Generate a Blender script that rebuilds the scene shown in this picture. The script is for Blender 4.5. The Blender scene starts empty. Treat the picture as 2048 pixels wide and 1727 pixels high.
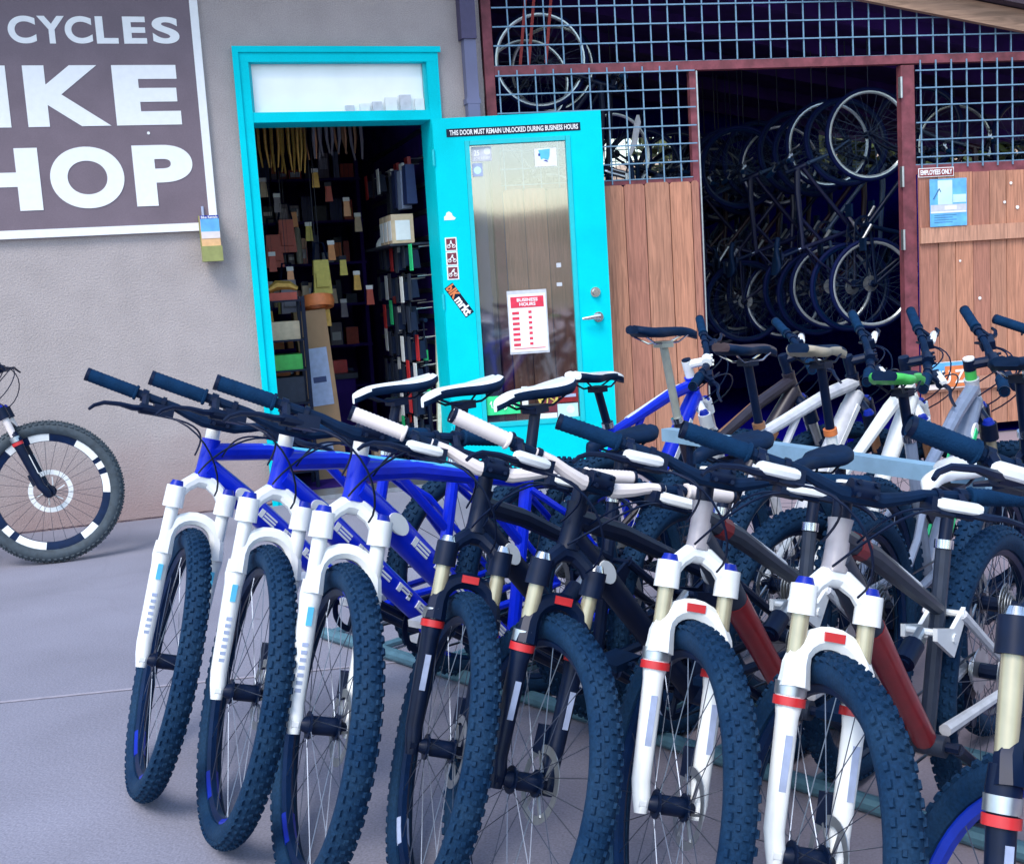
import bpy, bmesh, math, random
from mathutils import Vector, Matrix
random.seed(7)
R = math.radians
SC = bpy.context.scene
COL = SC.collection

# ------------------------------------------------------------------ camera
F, PITCH, ROLL, HC = 2300.0, 0.127, R(-3.59), 1.28
cp, sp, cr, sr = math.cos(PITCH), math.sin(PITCH), math.cos(ROLL), math.sin(ROLL)
r0, d0, f0 = Vector((1, 0, 0)), Vector((0, -sp, -cp)), Vector((0, cp, -sp))
RIGHT = r0 * cr - d0 * sr
DOWN = r0 * sr + d0 * cr
FWD = f0
cam_data = bpy.data.cameras.new('camera')
cam = bpy.data.objects.new('camera', cam_data); COL.objects.link(cam)
cam_data.sensor_width = 36.0
cam_data.lens = 36.0 * F / 2048.0
cam_data.clip_end = 500
m = Matrix.Identity(4)
for i, v in enumerate((RIGHT, -DOWN, -FWD)):
    m[0][i], m[1][i], m[2][i] = v
m.translation = Vector((0, 0, HC))
cam.matrix_world = m
SC.camera = cam

# ------------------------------------------------------------------ sky, sun, exposure
SUN_EL, SUN_AZ = R(52), R(205)      # azimuth clockwise from +y
w = bpy.data.worlds.new('World'); SC.world = w; w.use_nodes = True
nt = w.node_tree; nt.nodes.clear()
sky = nt.nodes.new('ShaderNodeTexSky'); sky.sky_type = 'NISHITA'; sky.sun_disc = False
sky.sun_elevation = SUN_EL; sky.sun_rotation = SUN_AZ
sky.air_density = 1.3; sky.dust_density = 1.2; sky.ozone_density = 1.5
bg = nt.nodes.new('ShaderNodeBackground'); bg.inputs['Strength'].default_value = 0.13
wo = nt.nodes.new('ShaderNodeOutputWorld')
nt.links.new(sky.outputs[0], bg.inputs['Color']); nt.links.new(bg.outputs[0], wo.inputs['Surface'])
sl = bpy.data.lights.new('sun', 'SUN'); sl.energy = 1.1; sl.angle = R(26); sl.color = (1.0, 0.95, 0.9)
sun = bpy.data.objects.new('sun', sl); COL.objects.link(sun)
sd = Vector((math.sin(SUN_AZ) * math.cos(SUN_EL), math.cos(SUN_AZ) * math.cos(SUN_EL), math.sin(SUN_EL)))
sun.rotation_euler = sd.to_track_quat('Z', 'Y').to_euler()
SC.view_settings.view_transform = 'Standard'
SC.view_settings.look = 'None'
SC.view_settings.gamma = 1.0
SC.view_settings.exposure = 1.25

# ------------------------------------------------------------------ materials
MATS = {}
def mat(name, col, rough=0.5, metal=0.0, var=0.12, scale=30.0, bump=0.0, bscale=60.0, spec=None, coat=0.0, stretch=None, col2=None, distort=0.0, speck=0.0):
    if name in MATS: return MATS[name]
    M = bpy.data.materials.new(name); M.use_nodes = True
    t = M.node_tree; b = t.nodes['Principled BSDF']
    b.inputs['Roughness'].default_value = rough; b.inputs['Metallic'].default_value = metal
    if spec is not None: b.inputs['Specular IOR Level'].default_value = spec
    if coat: b.inputs['Coat Weight'].default_value = coat; b.inputs['Coat Roughness'].default_value = 0.08
    tc = t.nodes.new('ShaderNodeTexCoord'); mp = t.nodes.new('ShaderNodeMapping')
    t.links.new(tc.outputs['Object'], mp.inputs['Vector'])
    if stretch: mp.inputs['Scale'].default_value = stretch
    n = t.nodes.new('ShaderNodeTexNoise'); n.inputs['Scale'].default_value = scale; n.inputs['Detail'].default_value = 6
    n.inputs['Distortion'].default_value = distort
    t.links.new(mp.outputs[0], n.inputs['Vector'])
    mx = t.nodes.new('ShaderNodeMix'); mx.data_type = 'RGBA'
    c = Vector(col)
    c2 = Vector(col2) if col2 else c * (1 + var)
    c1 = c if col2 else c * (1 - var)
    mx.inputs[6].default_value = (*c1, 1); mx.inputs[7].default_value = (*c2, 1)
    rp = t.nodes.new('ShaderNodeMapRange'); rp.inputs[1].default_value = 0.3; rp.inputs[2].default_value = 0.7
    t.links.new(n.outputs['Fac'], rp.inputs[0]); t.links.new(rp.outputs[0], mx.inputs[0])
    out = mx.outputs[2]
    if speck:
        n3 = t.nodes.new('ShaderNodeTexNoise'); n3.inputs['Scale'].default_value = 160; n3.inputs['Detail'].default_value = 4
        t.links.new(tc.outputs['Object'], n3.inputs['Vector'])
        r3 = t.nodes.new('ShaderNodeMapRange'); r3.inputs[1].default_value = 0.3; r3.inputs[2].default_value = 0.7; r3.inputs[3].default_value = 1 - speck; r3.inputs[4].default_value = 1 + speck
        t.links.new(n3.outputs['Fac'], r3.inputs[0])
        vm = t.nodes.new('ShaderNodeVectorMath'); vm.operation = 'SCALE'; t.links.new(out, vm.inputs[0]); t.links.new(r3.outputs[0], vm.inputs['Scale']); out = vm.outputs[0]
    t.links.new(out, b.inputs['Base Color'])
    if bump:
        n2 = t.nodes.new('ShaderNodeTexNoise'); n2.inputs['Scale'].default_value = bscale; n2.inputs['Detail'].default_value = 5
        t.links.new(mp.outputs[0], n2.inputs['Vector'])
        bp = t.nodes.new('ShaderNodeBump'); bp.inputs['Strength'].default_value = bump; bp.inputs['Distance'].default_value = 0.01
        t.links.new(n2.outputs['Fac'], bp.inputs['Height']); t.links.new(bp.outputs[0], b.inputs['Normal'])
    MATS[name] = M
    return M
def glass(name, fac, tint=(1, 1, 1), rough=0.02):
    M = bpy.data.materials.new(name); M.use_nodes = True
    t = M.node_tree; t.nodes.clear()
    o = t.nodes.new('ShaderNodeOutputMaterial'); mx = t.nodes.new('ShaderNodeMixShader')
    tr = t.nodes.new('ShaderNodeBsdfTransparent'); tr.inputs[0].default_value = (*tint, 1)
    g = t.nodes.new('ShaderNodeBsdfGlossy'); g.inputs['Roughness'].default_value = rough
    mx.inputs[0].default_value = fac
    t.links.new(tr.outputs[0], mx.inputs[1]); t.links.new(g.outputs[0], mx.inputs[2]); t.links.new(mx.outputs[0], o.inputs[0])
    MATS[name] = M
    return M
mat('stucco', (0.4, 0.355, 0.35), 0.9, var=0.07, scale=5, speck=0.16, bump=0.5, bscale=90)
mat('stucco_base', (0.26, 0.2, 0.2), 0.9, var=0.1, scale=9, bump=0.4, bscale=90)
mat('concrete', (0.222, 0.222, 0.28), 0.85, var=0.16, scale=1.3, speck=0.2, bump=0.25, bscale=70)
def mottle_concrete():
    # redder tint rising towards the shed side, in soft-edged blotches
    t = MATS['concrete'].node_tree; b = t.nodes['Principled BSDF']; src = b.inputs['Base Color'].links[0].from_socket
    tc = t.nodes.new('ShaderNodeTexCoord'); sx = t.nodes.new('ShaderNodeSeparateXYZ'); n = t.nodes.new('ShaderNodeTexNoise'); n.inputs['Scale'].default_value = 0.9; n.inputs['Detail'].default_value = 5
    t.links.new(tc.outputs['Object'], sx.inputs[0]); t.links.new(tc.outputs['Object'], n.inputs['Vector'])
    a = t.nodes.new('ShaderNodeMath'); a.operation = 'MULTIPLY_ADD'; a.inputs[1].default_value = 2.2; t.links.new(n.outputs['Fac'], a.inputs[0]); t.links.new(sx.outputs['X'], a.inputs[2])
    r = t.nodes.new('ShaderNodeMapRange'); r.inputs[1].default_value = 0.9; r.inputs[2].default_value = 2.6; r.inputs[4].default_value = 0.8; t.links.new(a.outputs[0], r.inputs[0])
    m = t.nodes.new('ShaderNodeMix'); m.data_type = 'RGBA'; m.inputs[7].default_value = (0.29, 0.22, 0.24, 1); t.links.new(r.outputs[0], m.inputs[0]); t.links.new(src, m.inputs[6])
    # hairline cracks
    nd = t.nodes.new('ShaderNodeTexNoise'); nd.inputs['Scale'].default_value = 2.5; nd.inputs['Detail'].default_value = 4; t.links.new(tc.outputs['Object'], nd.inputs['Vector'])
    ad = t.nodes.new('ShaderNodeVectorMath'); ad.operation = 'MULTIPLY_ADD'; ad.inputs[1].default_value = (0.5, 0.5, 0); t.links.new(nd.outputs['Color'], ad.inputs[0]); t.links.new(tc.outputs['Object'], ad.inputs[2])
    vo = t.nodes.new('ShaderNodeTexVoronoi'); vo.feature = 'DISTANCE_TO_EDGE'; vo.inputs['Scale'].default_value = 0.28; t.links.new(ad.outputs[0], vo.inputs['Vector'])
    rc = t.nodes.new('ShaderNodeMapRange'); rc.inputs[1].default_value = 0.0; rc.inputs[2].default_value = 0.0035; rc.inputs[3].default_value = 0.07; rc.inputs[4].default_value = 0.0; t.links.new(vo.outputs['Distance'], rc.inputs[0])
    # gum spots and drips
    v2 = t.nodes.new('ShaderNodeTexVoronoi'); v2.inputs['Scale'].default_value = 2.6; t.links.new(ad.outputs[0], v2.inputs['Vector'])
    r2 = t.nodes.new('ShaderNodeMapRange'); r2.inputs[1].default_value = 0.035; r2.inputs[2].default_value = 0.055; r2.inputs[3].default_value = 0.35; r2.inputs[4].default_value = 0.0; t.links.new(v2.outputs['Distance'], r2.inputs[0])
    mxx = t.nodes.new('ShaderNodeMath'); mxx.operation = 'MAXIMUM'; t.links.new(rc.outputs[0], mxx.inputs[0]); t.links.new(r2.outputs[0], mxx.inputs[1])
    m2 = t.nodes.new('ShaderNodeMix'); m2.data_type = 'RGBA'; m2.inputs[7].default_value = (0.07, 0.06, 0.075, 1); t.links.new(mxx.outputs[0], m2.inputs[0]); t.links.new(m.outputs[2], m2.inputs[6]); t.links.new(m2.outputs[2], b.inputs['Base Color'])
mottle_concrete()
def splash_dirt():
    # red dust splashed up the foot of the stucco by rain
    t = MATS['stucco'].node_tree; b = t.nodes['Principled BSDF']; src = b.inputs['Base Color'].links[0].from_socket
    tc = t.nodes.new('ShaderNodeTexCoord'); sx = t.nodes.new('ShaderNodeSeparateXYZ'); n = t.nodes.new('ShaderNodeTexNoise'); n.inputs['Scale'].default_value = 3.5; n.inputs['Detail'].default_value = 6
    t.links.new(tc.outputs['Object'], sx.inputs[0]); t.links.new(tc.outputs['Object'], n.inputs['Vector'])
    a = t.nodes.new('ShaderNodeMath'); a.operation = 'MULTIPLY_ADD'; a.inputs[1].default_value = 0.5; t.links.new(n.outputs['Fac'], a.inputs[0]); t.links.new(sx.outputs['Z'], a.inputs[2])
    r = t.nodes.new('ShaderNodeMapRange'); r.inputs[1].default_value = 0.3; r.inputs[2].default_value = 0.8; r.inputs[3].default_value = 0.75; r.inputs[4].default_value = 0.0; t.links.new(a.outputs[0], r.inputs[0])
    m = t.nodes.new('ShaderNodeMix'); m.data_type = 'RGBA'; m.inputs[7].default_value = (0.33, 0.22, 0.21, 1); t.links.new(r.outputs[0], m.inputs[0]); t.links.new(src, m.inputs[6]); t.links.new(m.outputs[2], b.inputs['Base Color'])
splash_dirt()
mat('chalk', (0.34, 0.32, 0.38), 0.9)
mat('sign_brown', (0.165, 0.125, 0.155), 0.6, var=0.1, speck=0.08, scale=5)
mat('sign_white', (0.84, 0.86, 0.87), 0.5, var=0.03)
mat('teal', (0.0, 0.60, 0.685), 0.6, spec=0.06, var=0.09, scale=3, bump=0.08, bscale=18, speck=0.05)
mat('teal_dark', (0.0, 0.5, 0.56), 0.45, var=0.04)
mat('rust', (0.18, 0.045, 0.06), 0.75, var=0.35, scale=14, bump=0.2, bscale=50)
mat('wire', (0.16, 0.29, 0.42), 0.5, metal=0.2, var=0.1)
mat('rubber_shade', (0.001, 0.006, 0.05), 0.7, spec=0.15)  # tyres of the hanging bikes, the shed's gloom put into the colour
mat('dark_blue', (0.002, 0.005, 0.035), 0.4)  # frames and spokes of hanging bikes, darkened in colour for the dim shed
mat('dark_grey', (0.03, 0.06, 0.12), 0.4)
for i, c in enumerate([(0.4, 0.19, 0.12), (0.45, 0.205, 0.125), (0.36, 0.155, 0.105), (0.48, 0.25, 0.165), (0.43, 0.215, 0.145), (0.35, 0.16, 0.115)]):
    mat('cedar%d' % i, c, 0.75, var=0.3, scale=6, bump=0.2, bscale=10, stretch=(9, 9, 0.6), distort=1.2)
mat('timber', (0.3, 0.19, 0.13), 0.8, var=0.3, scale=5, bump=0.2, bscale=14, stretch=(0.7, 8, 8), distort=1.0)
mat('roof', (0.05, 0.035, 0.05), 0.9, var=0.2)
mat('ceiling_wood_shade', (0.03, 0.004, 0.12), 0.9, var=0.4, scale=6)  # roof underside, navy shadow tone put into the wood colour
mat('shed_shade', (0.003, 0.002, 0.14), 0.95, spec=0.0, var=0.2)  # shadow inside the shed painted into its walls and floor
mat('shop_shade', (0.04, 0.02, 0.16), 0.95, spec=0.0, var=0.3, scale=4)  # dim navy shadow of the shop room put into the colour
mat('pipe', (0.14, 0.15, 0.26), 0.5, var=0.1, scale=5)
mat('pipe_dark', (0.06, 0.05, 0.12), 0.5)
mat('steel', (0.5, 0.53, 0.55), 0.35, metal=0.9)
mat('chrome', (0.75, 0.77, 0.8), 0.15, metal=1.0, var=0.03)
mat('rack_metal', (0.09, 0.2, 0.26), 0.45, metal=0.3, var=0.15)
mat('rack_bar', (0.3, 0.5, 0.66), 0.4, metal=0.3, var=0.08)
mat('rubber', (0.003, 0.022, 0.064), 0.75, spec=0.1, scale=9, col2=(0.012, 0.038, 0.082), speck=0.25, bump=0.15, bscale=200)
mat('rubber_grey', (0.04, 0.058, 0.075), 0.75, var=0.25, scale=40)
mat('rubber_moss', (0.075, 0.11, 0.1), 0.75, var=0.3, scale=40)
mat('black', (0.001, 0.007, 0.03), 0.4, spec=0.25, var=0.2)
mat('black_matte', (0.001, 0.012, 0.042), 0.6, spec=0.15, var=0.2)
mat('grip_black', (0.003, 0.026, 0.075), 0.8, spec=0.1, var=0.2, bump=0.3, bscale=300)
mat('rim_black', (0.001, 0.012, 0.05), 0.35, spec=0.2, var=0.2)
mat('rim_blue', (0.005, 0.03, 0.4), 0.3, var=0.1)
mat('rim_silver', (0.55, 0.62, 0.66), 0.25, metal=0.6, var=0.06)
mat('spoke', (0.1, 0.12, 0.16), 0.3, metal=0.8)
mat('white', (0.83, 0.86, 0.86), 0.3, var=0.03, coat=0.4)
mat('white_matte', (0.76, 0.79, 0.79), 0.5, var=0.04)
mat('cream', (0.75, 0.68, 0.66), 0.5, var=0.05)
mat('gold', (0.46, 0.42, 0.29), 0.25, metal=0.4, var=0.06)
mat('blue', (0.001, 0.02, 0.6), 0.3, var=0.1, spec=0.3, coat=0.12)
mat('sky_blue', (0.1, 0.5, 0.75), 0.35, var=0.1)
mat('deep_blue', (0.003, 0.02, 0.34), 0.35, spec=0.3)
mat('red', (0.55, 0.025, 0.03), 0.35, var=0.12)
mat('dark_red', (0.24, 0.012, 0.016), 0.35, var=0.15, coat=0.3)
mat('charcoal', (0.025, 0.035, 0.06), 0.4, var=0.15, spec=0.3)
mat('head_grey', (0.33, 0.31, 0.34), 0.35, var=0.1, coat=0.4)
mat('grey_frame', (0.2, 0.25, 0.36), 0.35, var=0.1, coat=0.4)
mat('green', (0.06, 0.5, 0.09), 0.4)
mat('bright_green', (0.03, 0.7, 0.25), 0.5)
mat('brown_frame', (0.022, 0.018, 0.03), 0.4, var=0.2)
mat('brown_leather', (0.05, 0.03, 0.035), 0.5, var=0.2)
mat('copper', (0.4, 0.2, 0.11), 0.35, metal=0.5)
mat('tan', (0.36, 0.31, 0.24), 0.6)
mat('silver_post', (0.34, 0.36, 0.32), 0.35, metal=0.3)
mat('orange', (0.7, 0.2, 0.06), 0.5)
mat('yellow', (0.62, 0.52, 0.1), 0.5)
mat('old_gold', (0.5, 0.3, 0.07), 0.35, metal=0.4, var=0.2)
mat('maroon', (0.16, 0.02, 0.04), 0.5)
mat('dark_maroon', (0.022, 0.004, 0.012), 0.45)  # hanging frame colour lowered to stand for shade under the shed roof
mat('sticker_red', (0.72, 0.03, 0.08), 0.5)
mat('paper', (0.82, 0.84, 0.84), 0.7, var=0.03)
mat('paper_pale', (0.55, 0.57, 0.62), 0.5)
mat('poster_blue', (0.12, 0.42, 0.78), 0.5, var=0.25, scale=12)
mat('poster_sky', (0.55, 0.78, 0.85), 0.5, var=0.12, scale=9)
mat('poster_dark', (0.05, 0.16, 0.3), 0.6, var=0.2)
mat('box_olive', (0.28, 0.3, 0.1), 0.5)
mat('box_orange', (0.75, 0.45, 0.22), 0.5, var=0.1)
mat('cardboard', (0.36, 0.22, 0.12), 0.8, var=0.12, scale=8)
mat('cardboard_pale', (0.55, 0.42, 0.28), 0.8, var=0.1)
mat('label_blue', (0.35, 0.42, 0.6), 0.6)
mat('navy_item', (0.02, 0.04, 0.14), 0.5)
mat('red_item', (0.5, 0.08, 0.05), 0.5)
mat('orange_item', (0.65, 0.26, 0.08), 0.5)
mat('grey_item', (0.24, 0.22, 0.26), 0.5)
mat('cream_item', (0.6, 0.48, 0.32), 0.6)
mat('pale_strip', (0.62, 0.64, 0.52), 0.5)
mat('foliage', (0.07, 0.1, 0.03), 0.8, var=0.5, scale=3)
mat('foliage2', (0.1, 0.12, 0.05), 0.8, var=0.5, scale=3)
mat('bark', (0.12, 0.08, 0.06), 0.9, var=0.3)
mat('dirt', (0.5, 0.36, 0.25), 0.95, var=0.2, scale=1.2, bump=0.3)
mat('dry_grass', (0.34, 0.28, 0.2), 0.95, scale=0.25, col2=(0.16, 0.17, 0.1), speck=0.2)
mat('red_strap', (0.42, 0.04, 0.04), 0.6)
mat('sky_reflection', (0.93, 0.95, 0.95), 0.2, var=0.06, scale=4, spec=0.8)  # white colour stands in for the bright sky's reflection in the transom
glass('door_glass', 0.3, (0.93, 0.95, 0.97), 0.05)

# ------------------------------------------------------------------ mesh builder
class MB:
    def __init__(s): s.v = []; s.f = []; s.mi = []; s.sm = []
    def add(s, vs, fs, mi=0, smooth=True):
        o = len(s.v); s.v += [tuple(v) for v in vs]
        for f in fs: s.f.append(tuple(i + o for i in f)); s.mi.append(mi); s.sm.append(smooth)
        return s
    def tube(s, path, rad, n=8, mi=0, cap=True, flat=1.0):
        P = [Vector(p) for p in path]; k = len(P)
        if not isinstance(rad, (list, tuple)): rad = [rad] * k
        T = [(P[min(i + 1, k - 1)] - P[max(i - 1, 0)]).normalized() for i in range(k)]
        up = Vector((0, 1, 0))
        if abs(T[0].dot(up)) > 0.9: up = Vector((0, 0, 1))
        U = (up - T[0] * up.dot(T[0])).normalized(); vs = []
        for i in range(k):
            U = (U - T[i] * U.dot(T[i])).normalized(); V = T[i].cross(U)
            for j in range(n):
                a = 2 * math.pi * (j + 0.5) / n
                vs.append(P[i] + (U * math.cos(a) * flat + V * math.sin(a)) * rad[i])
        fs = [(i * n + j, i * n + (j + 1) % n, (i + 1) * n + (j + 1) % n, (i + 1) * n + j) for i in range(k - 1) for j in range(n)]
        if cap: fs += [tuple(range(n - 1, -1, -1)), tuple((k - 1) * n + j for j in range(n))]
        return s.add(vs, fs, mi)
    def box(s, c, size, M=None, mi=0, taper=None):
        c = Vector(c); x, y, z = [q / 2 for q in size]
        vs = []
        for sz in (-1, 1):
            for sx, sy in ((-1, -1), (1, -1), (1, 1), (-1, 1)):
                t = taper if (taper and sz > 0) else 1.0
                v = Vector((sx * x * t, sy * y * t, sz * z)); vs.append(c + (M @ v if M else v))
        return s.add(vs, [(3, 2, 1, 0), (4, 5, 6, 7), (0, 1, 5, 4), (1, 2, 6, 5), (2, 3, 7, 6), (3, 0, 4, 7)], mi, False)
    def slab(s, x0, x1, y0, y1, z0, z1, mi=0):
        return s.box(((x0 + x1) / 2, (y0 + y1) / 2, (z0 + z1) / 2), (abs(x1 - x0), abs(y1 - y0), abs(z1 - z0)), None, mi)
    def ringsec(s, c, prof, n=48, mi=0, a0=0, a1=2 * math.pi):
        # profile (radius, y) swept about the y axis through c
        c = Vector(c); k = len(prof); full = abs(a1 - a0 - 2 * math.pi) < 1e-6; m = n if full else n + 1
        vs = [c + Vector((r * math.cos(a0 + (a1 - a0) * i / n), y, r * math.sin(a0 + (a1 - a0) * i / n))) for i in range(m) for (r, y) in prof]
        fs = []
        for i in range(n):
            i2 = (i + 1) % m
            for j in range(k):
                j2 = (j + 1) % k
                fs.append((i * k + j, i * k + j2, i2 * k + j2, i2 * k + j))
        if not full: fs += [tuple(range(k)), tuple((m - 1) * k + j for j in range(k - 1, -1, -1))]
        return s.add(vs, fs, mi)
    def prism(s, poly, y0, y1, M=None, mi=0):
        # polygon in x,z extruded along y
        n = len(poly); vs = [Vector((x, y0, z)) for x, z in poly] + [Vector((x, y1, z)) for x, z in poly]
        if M: vs = [M @ v for v in vs]
        fs = [tuple(range(n)), tuple(range(2 * n - 1, n - 1, -1))] + [((i + 1) % n, i, n + i, n + (i + 1) % n) for i in range(n)]
        return s.add(vs, fs, mi, False)
    def mesh(s, name, sharp=35):
        me = bpy.data.meshes.new(name); me.from_pydata(s.v, [], s.f)
        me.polygons.foreach_set('material_index', s.mi); me.polygons.foreach_set('use_smooth', s.sm)
        bm = bmesh.new(); bm.from_mesh(me); bmesh.ops.recalc_face_normals(bm, faces=bm.faces); bm.to_mesh(me); bm.free()
        me.set_sharp_from_angle(angle=R(sharp)); me.update()
        return me
def link(name, me, mats, parent=None, M=None, **props):
    if isinstance(me, MB): me = me.mesh(name)
    if mats is not None and len(me.materials) == 0:
        for q in ([mats] if isinstance(mats, str) else mats): me.materials.append(MATS[q])
    o = bpy.data.objects.new(name, me); COL.objects.link(o)
    if parent: o.parent = parent
    if M is not None: o.matrix_basis = M
    for k, v in props.items(): o[k] = v
    return o
def empty(name, M, **props):
    o = bpy.data.objects.new(name, None); COL.objects.link(o); o.empty_display_size = 0.1; o.matrix_basis = M
    for k, v in props.items(): o[k] = v
    return o
def base_pivot(o):
    # move a mesh object's origin to the middle of its base
    me = o.data; xs = [v.co for v in me.vertices]
    lo = Vector((min(v.x for v in xs), min(v.y for v in xs), min(v.z for v in xs))); hi = Vector((max(v.x for v in xs), max(v.y for v in xs), max(v.z for v in xs)))
    p = Vector(((lo.x + hi.x) / 2, (lo.y + hi.y) / 2, lo.z))
    me.transform(Matrix.Translation(-p)); o.matrix_basis = o.matrix_basis @ Matrix.Translation(p)
    return o
FONT = {}
def text_mesh(txt, bold=0.0, ext=0.5):
    key = (txt, bold, ext)
    if key in FONT: return FONT[key].copy()
    c = bpy.data.curves.new('txt', 'FONT'); c.body = txt; c.offset = bold; c.extrude = ext; c.resolution_u = 12 if len(txt) == 1 else 3
    o = bpy.data.objects.new('txt', c); COL.objects.link(o)
    bpy.context.view_layer.update()
    me = bpy.data.meshes.new_from_object(o.evaluated_get(bpy.context.evaluated_depsgraph_get()))
    bpy.data.objects.remove(o); bpy.data.curves.remove(c)
    me.materials.clear()
    xs = [v.co.x for v in me.vertices]; ys = [v.co.y for v in me.vertices]; zs = [v.co.z for v in me.vertices]
    x0, x1, y0, y1, z1 = min(xs), max(xs), min(ys), max(ys), max(zs)
    for v in me.vertices: v.co = ((v.co.x - x0) / (x1 - x0), (z1 - v.co.z) / (2 * z1), (v.co.y - y0) / (y1 - y0))
    FONT[key] = me
    return me.copy()
def lettering(name, txt, s0, s1, z0, z1, d_front, thick, material, parent, M=None, bold=0.0):
    me = text_mesh(txt, bold)
    me.transform(Matrix.Translation((s0, d_front, z0)) @ Matrix.Diagonal((s1 - s0, thick, z1 - z0, 1)))
    return link(name, me, material, parent, M)

# ------------------------------------------------------------------ frames of reference
def ray(u, v):
    return FWD + RIGHT * ((u - 1024) / F) + DOWN * ((v - 863.5) / F)
CAMP = Vector((0, 0, HC))
YW, YS = R(17.3), R(10.4)
G0 = Vector((-2.2975, 6.9057, 0))
uw, nw = Vector((math.cos(YW), math.sin(YW), 0)), Vector((-math.sin(YW), math.cos(YW), 0))
K0 = G0 + uw * 2.37
us, ns = Vector((math.cos(YS), math.sin(YS), 0)), Vector((-math.sin(YS), math.cos(YS), 0))
WM = Matrix.Translation(G0) @ Matrix.Rotation(YW, 4, 'Z')       # x along the wall, y into the building
SM = Matrix.Translation(K0) @ Matrix.Rotation(YS, 4, 'Z')
def on_wall(u, v, d):                # point of the shop seen at u,v lying d metres behind the front wall -> wall coordinates
    r = ray(u, v); t = ((G0 + nw * d - CAMP).dot(nw)) / r.dot(nw); p = CAMP + r * t - G0
    return Vector((p.dot(uw), d, p.z))

# ------------------------------------------------------------------ ground
gm = MB()
N = 24
vs = []; fs = []
for j in range(N + 1):
    for i in range(N + 1):
        x = (i / N - 0.5) * 2; y = (j / N - 0.5) * 2
        vs.append((math.copysign(abs(x) ** 2.2, x) * 150, math.copysign(abs(y) ** 2.2, y) * 150 + 5, 0))
fs = [(j * (N + 1) + i, j * (N + 1) + i + 1, (j + 1) * (N + 1) + i + 1, (j + 1) * (N + 1) + i) for j in range(N) for i in range(N)]
gm.add(vs, fs, 0, False)
ground = link('ground', gm, 'concrete', kind='structure')
jm = MB().box((0, 0, 0.003), (9.0, 0.012, 0.002))
link('joint', jm, 'chalk', ground, Matrix.Translation((-2.6, 3.62, 0)) @ Matrix.Rotation(R(7), 4, 'Z'))

# ------------------------------------------------------------------ the shop building
O0, O1, OT = 0.885, 1.99, 2.775      # rough opening inside the door frame's outer edge
shop = empty('shop_building', WM, label='grey stucco shop building with a teal door and a brown sign', category='building')
b = MB()
T = 0.22
b.slab(-4.5, 0.83, 0, T, 0, 3.62)
b.slab(2.045, 2.36, 0, T, 0, 3.62)
b.slab(0.83, 2.045, 0, T, 2.76, 3.62)
link('front_wall', b, 'stucco', shop)
link('side_wall', MB().slab(2.14, 2.36, T, 4.6, 0, 3.62), 'stucco', shop)
b = MB(); b.slab(-4.5, -4.3, T, 4.4, 0, 3.62); b.slab(-4.3, 2.14, 4.4, 4.6, 0, 3.62); link('rear_wall', b, 'stucco', shop)
link('roof', MB().slab(-4.7, 2.5, -0.75, 4.8, 3.62, 3.78), 'roof', shop)  # unseen roof, overhang added to shade the top of the wall
# room lining
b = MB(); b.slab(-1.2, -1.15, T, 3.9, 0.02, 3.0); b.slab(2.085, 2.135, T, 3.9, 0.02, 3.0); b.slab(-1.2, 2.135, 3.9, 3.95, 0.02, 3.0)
link('room_wall', b, 'shop_shade', shop)
link('room_ceiling', MB().slab(-1.2, 2.135, T, 3.95, 3.0, 3.05), 'shop_shade', shop)
link('room_floor', MB().slab(-1.2, 2.135, 0.0, 3.95, 0.001, 0.012), 'shop_shade', shop)
link('threshold', MB().slab(0.885, 1.985, -0.04, T, 0.002, 0.03), 'steel', shop)

# door frame with transom
df = empty('door_frame', WM @ Matrix.Translation((1.43, 0, 0)), label='teal painted door frame with a transom window above, its sky reflection coloured white', category='door frame')
def dfl(name, mb, mt, parent=df): return link(name, mb, mt, parent, Matrix.Translation((-1.43, 0, 0)) if parent is df else None)
dfl('jamb', MB().slab(0.812, 0.887, -0.035, 0.23, 0, 2.70), 'teal')
dfl('jamb', MB().slab(1.987, 2.062, -0.035, 0.23, 0, 2.70), 'teal')
dfl('head', MB().slab(0.812, 2.062, -0.036, 0.23, 2.70, 2.776), 'teal')
dfl('outer_trim', MB().slab(0.795, 2.078, -0.05, -0.0362, 2.755, 2.79), 'teal')
dfl('outer_trim', MB().slab(0.795, 0.83, -0.05, -0.0362, 0, 2.755), 'teal')
dfl('transom_bar', MB().slab(0.887, 1.987, -0.03, 0.2, 2.345, 2.405), 'teal')
dfl('transom_stop', MB().slab(0.887, 0.905, 0.0, 0.03, 2.405, 2.70), 'teal_dark')
dfl('transom_stop', MB().slab(1.969, 1.987, 0.0, 0.03, 2.405, 2.70), 'teal_dark')
dfl('door_stop', MB().slab(0.887, 0.9, 0.08, 0.12, 0.03, 2.345), 'grey_item')
pane = dfl('transom_pane', MB().slab(0.905, 1.969, 0.035, 0.041, 2.4055, 2.6995), 'sky_reflection')
# small pale boxes standing along the transom's inner ledge, seen as a row in front of the pane
for i, (u, wd, hh) in enumerate([(700, .055, .04), (730, .06, .05), (755, .06, .06), (783, .075, .085), (812, .07, .1), (840, .06, .075)]):
    p = on_wall(u, 215, 0.01)
    o = link('storage_box', MB().box((0, 0, hh / 2), (wd, 0.02, hh)), 'paper_pale' if i % 2 == 0 else 'white_matte', None, WM @ Matrix.Translation((p.x, 0.018, 2.406)),
             label=('first', 'second', 'third', 'fourth', 'fifth', 'sixth')[5 - i] + ' small pale box from the hinge jamb on the transom ledge', category='box', group='boxes on the transom ledge')

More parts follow.
